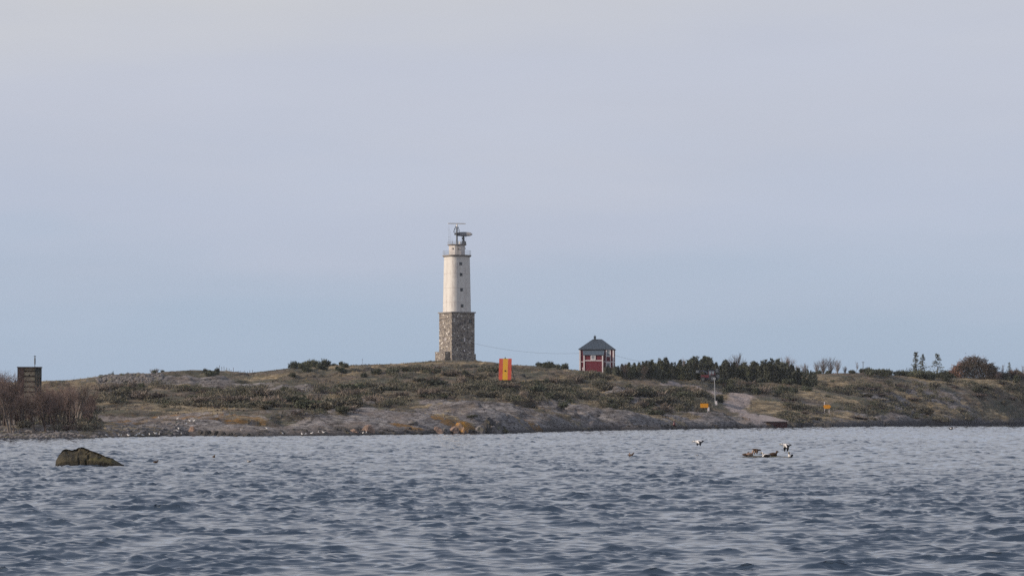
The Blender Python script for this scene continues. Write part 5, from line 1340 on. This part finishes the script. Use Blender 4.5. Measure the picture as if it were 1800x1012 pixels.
def fly_duck(male, flap, buff=False):
    mb = MB()
    secs = [((-0.34, 0, 0.03), 0.012, 0.01), ((-0.27, 0, 0.045), 0.025, 0.03), ((-0.2, 0, 0.055), 0.05, 0.058), ((-0.14, 0, 0.05), 0.05, 0.055), ((-0.08, 0, 0.02), 0.075, 0.075), ((0.0, 0, 0.0), 0.11, 0.105), ((0.12, 0, -0.005), 0.12, 0.11), ((0.24, 0, 0.0), 0.085, 0.08), ((0.32, 0, 0.02), 0.05, 0.035), ((0.40, 0, 0.03), 0.055, 0.01)]
    def mi(x, y, z):
        if x < -0.27: return 2
        if not male: return 0
        if x < -0.12: return 1 if z > 0.085 else 0
        if x > 0.22: return 1
        return 0 if (z > 0.0 or x < 0.0) else 1
    tubeloft(mb, secs, mi)
    for s in (-1, 1):       # wings: thick near the body, thin hand
        rings = []
        for k in range(8):
            q = k / 7.0; y = s * (0.08 + 0.44 * q * math.cos(flap * q)); z = 0.05 + 0.44 * q * math.sin(flap); ch = 0.17 * (1 - q ** 2.2) + 0.03; x0 = -0.06 + 0.10 * q; th = 0.022 * (1 - q) + 0.005
            rings.append([(x0, y, z), (x0 + ch * 0.4, y, z + th), (x0 + ch, y, z), (x0 + ch * 0.4, y, z - th)])
        for i in range(7):
            b = len(mb.v); mb.v += rings[i] + rings[i + 1]
            for k in range(4):
                f = (b + k, b + (k + 1) % 4, b + 4 + (k + 1) % 4, b + 4 + k); mb.f.append(f)
                mb.m.append((0 if (i < 3 and k in (0, 1, 3)) and not (k == 1) else 1) if male else (0 if k in (0, 1) else 3))
        b = len(mb.v); mb.v += rings[7]; mb.f.append((b, b + 1, b + 2, b + 3)); mb.m.append(1)
    return mb
def sit_duck(male, buff=False, up=0.0):
    mb = MB()
    # body
    secs = [((-0.20, 0, 0.02), 0.03, 0.03), ((-0.15, 0, 0.05), 0.09, 0.08), ((-0.05, 0, 0.07), 0.13, 0.115), ((0.08, 0, 0.075), 0.135, 0.115), ((0.2, 0, 0.07), 0.10, 0.085), ((0.28, 0, 0.08), 0.05, 0.04), ((0.34, 0, 0.10), 0.03, 0.012)]
    def mi(x, y, z):
        if not male: return 3 if buff else 0
        if x > 0.2: return 1
        return 0 if (z > 0.12 or x < -0.12) else 1
    tubeloft(mb, secs, mi)
    # neck and head grow from the breast
    n = 10; path = [(-0.12, 0.10, 0.06, 0), (-0.155, 0.16, 0.06, 0), (-0.175, 0.20 + up, 0.066, 0), (-0.195, 0.24 + up, 0.068, 1), (-0.235, 0.245 + up, 0.05, 1), (-0.275, 0.23 + up, 0.03, 2), (-0.33, 0.21 + up, 0.012, 2)]
    b = len(mb.v); pts = [Vector((x, 0, z)) for x, z, r, m_ in path]
    mb.tube(pts, [r for _, _, r, _ in path], n)
    nf = (len(path) - 1) * n
    for i in range(nf):
        seg = i // n; m_ = path[seg + 1][3]
        if male: m_ = 2 if m_ == 2 else (1 if (m_ == 1 and (i % n) in (0, 1, 2, 3)) else 0)
        else: m_ = 2 if m_ == 2 else (3 if buff else 0)
        mb.m[len(mb.m) - nf - 2 + i] = m_
    # folded wings
    for s in (-1, 1): mb.add([(-0.1, s * 0.10, 0.15), (0.1, s * 0.14, 0.13), (0.30, s * 0.05, 0.13), (0.05, s * 0.08, 0.185)], [(0, 1, 2, 3) if s < 0 else (3, 2, 1, 0)], 0 if male else (3 if buff else 0))
    return mb
def bird(name, mb, mats, p, rz, label, group, pitch=0, s=1.0, roll=0):
    o = mb.build(name, mats, None, smooth=True); o.location = p; o.rotation_euler = (roll, pitch, rz); o.scale = (s, s, s)
    return tag(o, label, 'duck' if name == 'duck' else 'gull', group)
G1 = 'eider ducks over the water'
bird('duck', fly_duck(True, R(-38)), duck_mats(True), P(1226, 776.5, 215), R(8), 'white and black duck flying low, leftmost of the two airborne white ones', G1, R(-4), 1.35)
bird('duck', fly_duck(True, R(-72)), duck_mats(True), P(1380, 782, 205), R(12), 'white and black duck flying with wings down above the resting ducks', G1, R(2), 1.3)
bird('duck', fly_duck(True, R(20)), duck_mats(True), P(1674, 753, 335), R(180), 'small white and black duck flying far out at right near the shore', G1, 0, 1.2)
bird('duck', fly_duck(False, R(-55)), duck_mats(False), P(1331, 791, 204), R(190), 'brown duck flapping down onto the rock beside the resting ducks', G1, R(-12), 1.0)
bird('duck', fly_duck(False, R(35)), duck_mats(False), P(1110, 801, 206), R(150), 'buff duck landing on the water left of the flock', G1, R(-18), 0.85)
bird('duck', sit_duck(True), duck_mats(True), P(1343, 801.5, 204) + Vector((0, -1.2, 0.0)), R(10), 'white and black duck sitting on the flat rock', G1, 0, 1.15)
bird('duck', sit_duck(False), duck_mats(False), P(1359, 800, 205) + Vector((0, -0.6, 0)), R(185), 'dark brown duck sitting between the two white ducks', G1, 0, 1.2)
bird('duck', sit_duck(True), duck_mats(True), P(1387, 801.5, 204) + Vector((0, -1.0, 0)), R(60), 'white duck sitting at the right end of the flat rock', G1, 0, 1.2)
bird('duck', sit_duck(False, True, 0.06), duck_mats(False), P(1318, 799.5, 205) + Vector((0, -0.6, 0)), R(200), 'buff duck with raised head at the left end of the flat rock', G1, 0, 1.05)
bird('duck', sit_duck(False), duck_mats(False), P(1310, 800, 206) + Vector((0, -0.6, 0)), R(170), 'brown duck half hidden behind the buff duck on the rock', G1, 0, 0.9)
bird('duck', sit_duck(True), duck_mats(True), P(438, 814, 182) + Vector((0, 0, 0.1)), R(20), 'small pale duck floating right of the big boulder', G1, 0, 0.5)
bird('duck', sit_duck(False), duck_mats(False), P(274, 815.5, 178) + Vector((0, 0, 0.1)), R(180), 'small brown duck floating just right of the big boulder', G1, 0, 0.6)
bird('duck', sit_duck(False), duck_mats(False), P(376, 806, 190) + Vector((0, 0, 0.1)), R(120), 'tiny brown duck floating farther out behind the pale duck', G1, 0, 0.6)
def gull_mesh():
    mb = MB()
    tubeloft(mb, [((-0.16, 0, 0.2), 0.03, 0.03), ((-0.1, 0, 0.2), 0.07, 0.075), ((0.0, 0, 0.19), 0.085, 0.085), ((0.12, 0, 0.19), 0.06, 0.06), ((0.22, 0, 0.2), 0.02, 0.02)], lambda x, y, z: 1 if z > 0.23 and x > -0.05 else 0)
    mb.tube([(-0.1, 0, 0.24), (-0.13, 0, 0.31), (-0.17, 0, 0.335), (-0.20, 0, 0.33), (-0.25, 0, 0.32)], [0.045, 0.04, 0.042, 0.03, 0.008], 8)
    for y in (-0.03, 0.03): mb.tube([(0.0, y, 0.13), (0.0, y, 0.0)], 0.008, 4, mi=2)
    return mb.mesh('gull', True)
gm = gull_mesh()
for m_ in (M['bird_white'], M['gull_grey'], M['bill']): gm.materials.append(m_)
GU = [(187, 769), (209, 769), (213, 768), (226, 769), (239, 769.5), (244, 769.5), (251, 768.6), (263, 769), (273, 765), (275, 765.5), (280, 769), (312, 760), (314, 756), (319, 765), (497, 764.5), (531, 767), (537, 766.5), (548, 764), (560, 762), (569, 763), (638, 766), (644, 763)]
for u, v in GU:
    p = hit(u, v); o = link('gull', gm, None, None, p, random.uniform(0, 6.28), (1.05,) * 3)
    tag(o, 'white gull resting along the stony waterline at left' if u < 480 else 'white gull resting along the waterline below the pale slabs', 'gull', 'gulls along the left shore' if u < 480 else 'gulls below the pale slabs')
for u, v, lab in ((327, 748, 'white gull highest on the left grey slab'), (312, 739, 'white gull at the upper edge of the left slab'), (334, 742, 'white gull left one of a pair at the grass edge'), (341, 744, 'white gull right one of a pair at the grass edge'), (279, 738.5, 'white gull on the grassy rocks at far left'), (424, 759, 'white gull above the dark boulder row'), (469.5, 755.5, 'white gull alone on the wide smooth slab')):
    p = hit(u, v); tag(link('gull', gm, None, None, p, random.uniform(0, 6.28), (1.05,) * 3), lab, 'gull', 'gulls on the grey slabs')

# ------------------------------------------------------------------ a little sea air
mb = MB(); mb.box((0, 420, 23), (640, 960, 50)); hz = mb.build('haze', None)
hm = bpy.data.materials.new('sea_air'); hm.use_nodes = True; t = hm.node_tree; t.nodes.clear()
o_ = N(t, 'ShaderNodeOutputMaterial'); pv = N(t, 'ShaderNodeVolumePrincipled'); pv.inputs['Color'].default_value = (0.86, 0.91, 1.0, 1); pv.inputs['Density'].default_value = 0.00006; pv.inputs['Anisotropy'].default_value = 0.2
t.links.new(pv.outputs[0], o_.inputs['Volume']); hz.data.materials.append(hm); tag(hz, kind='stuff')
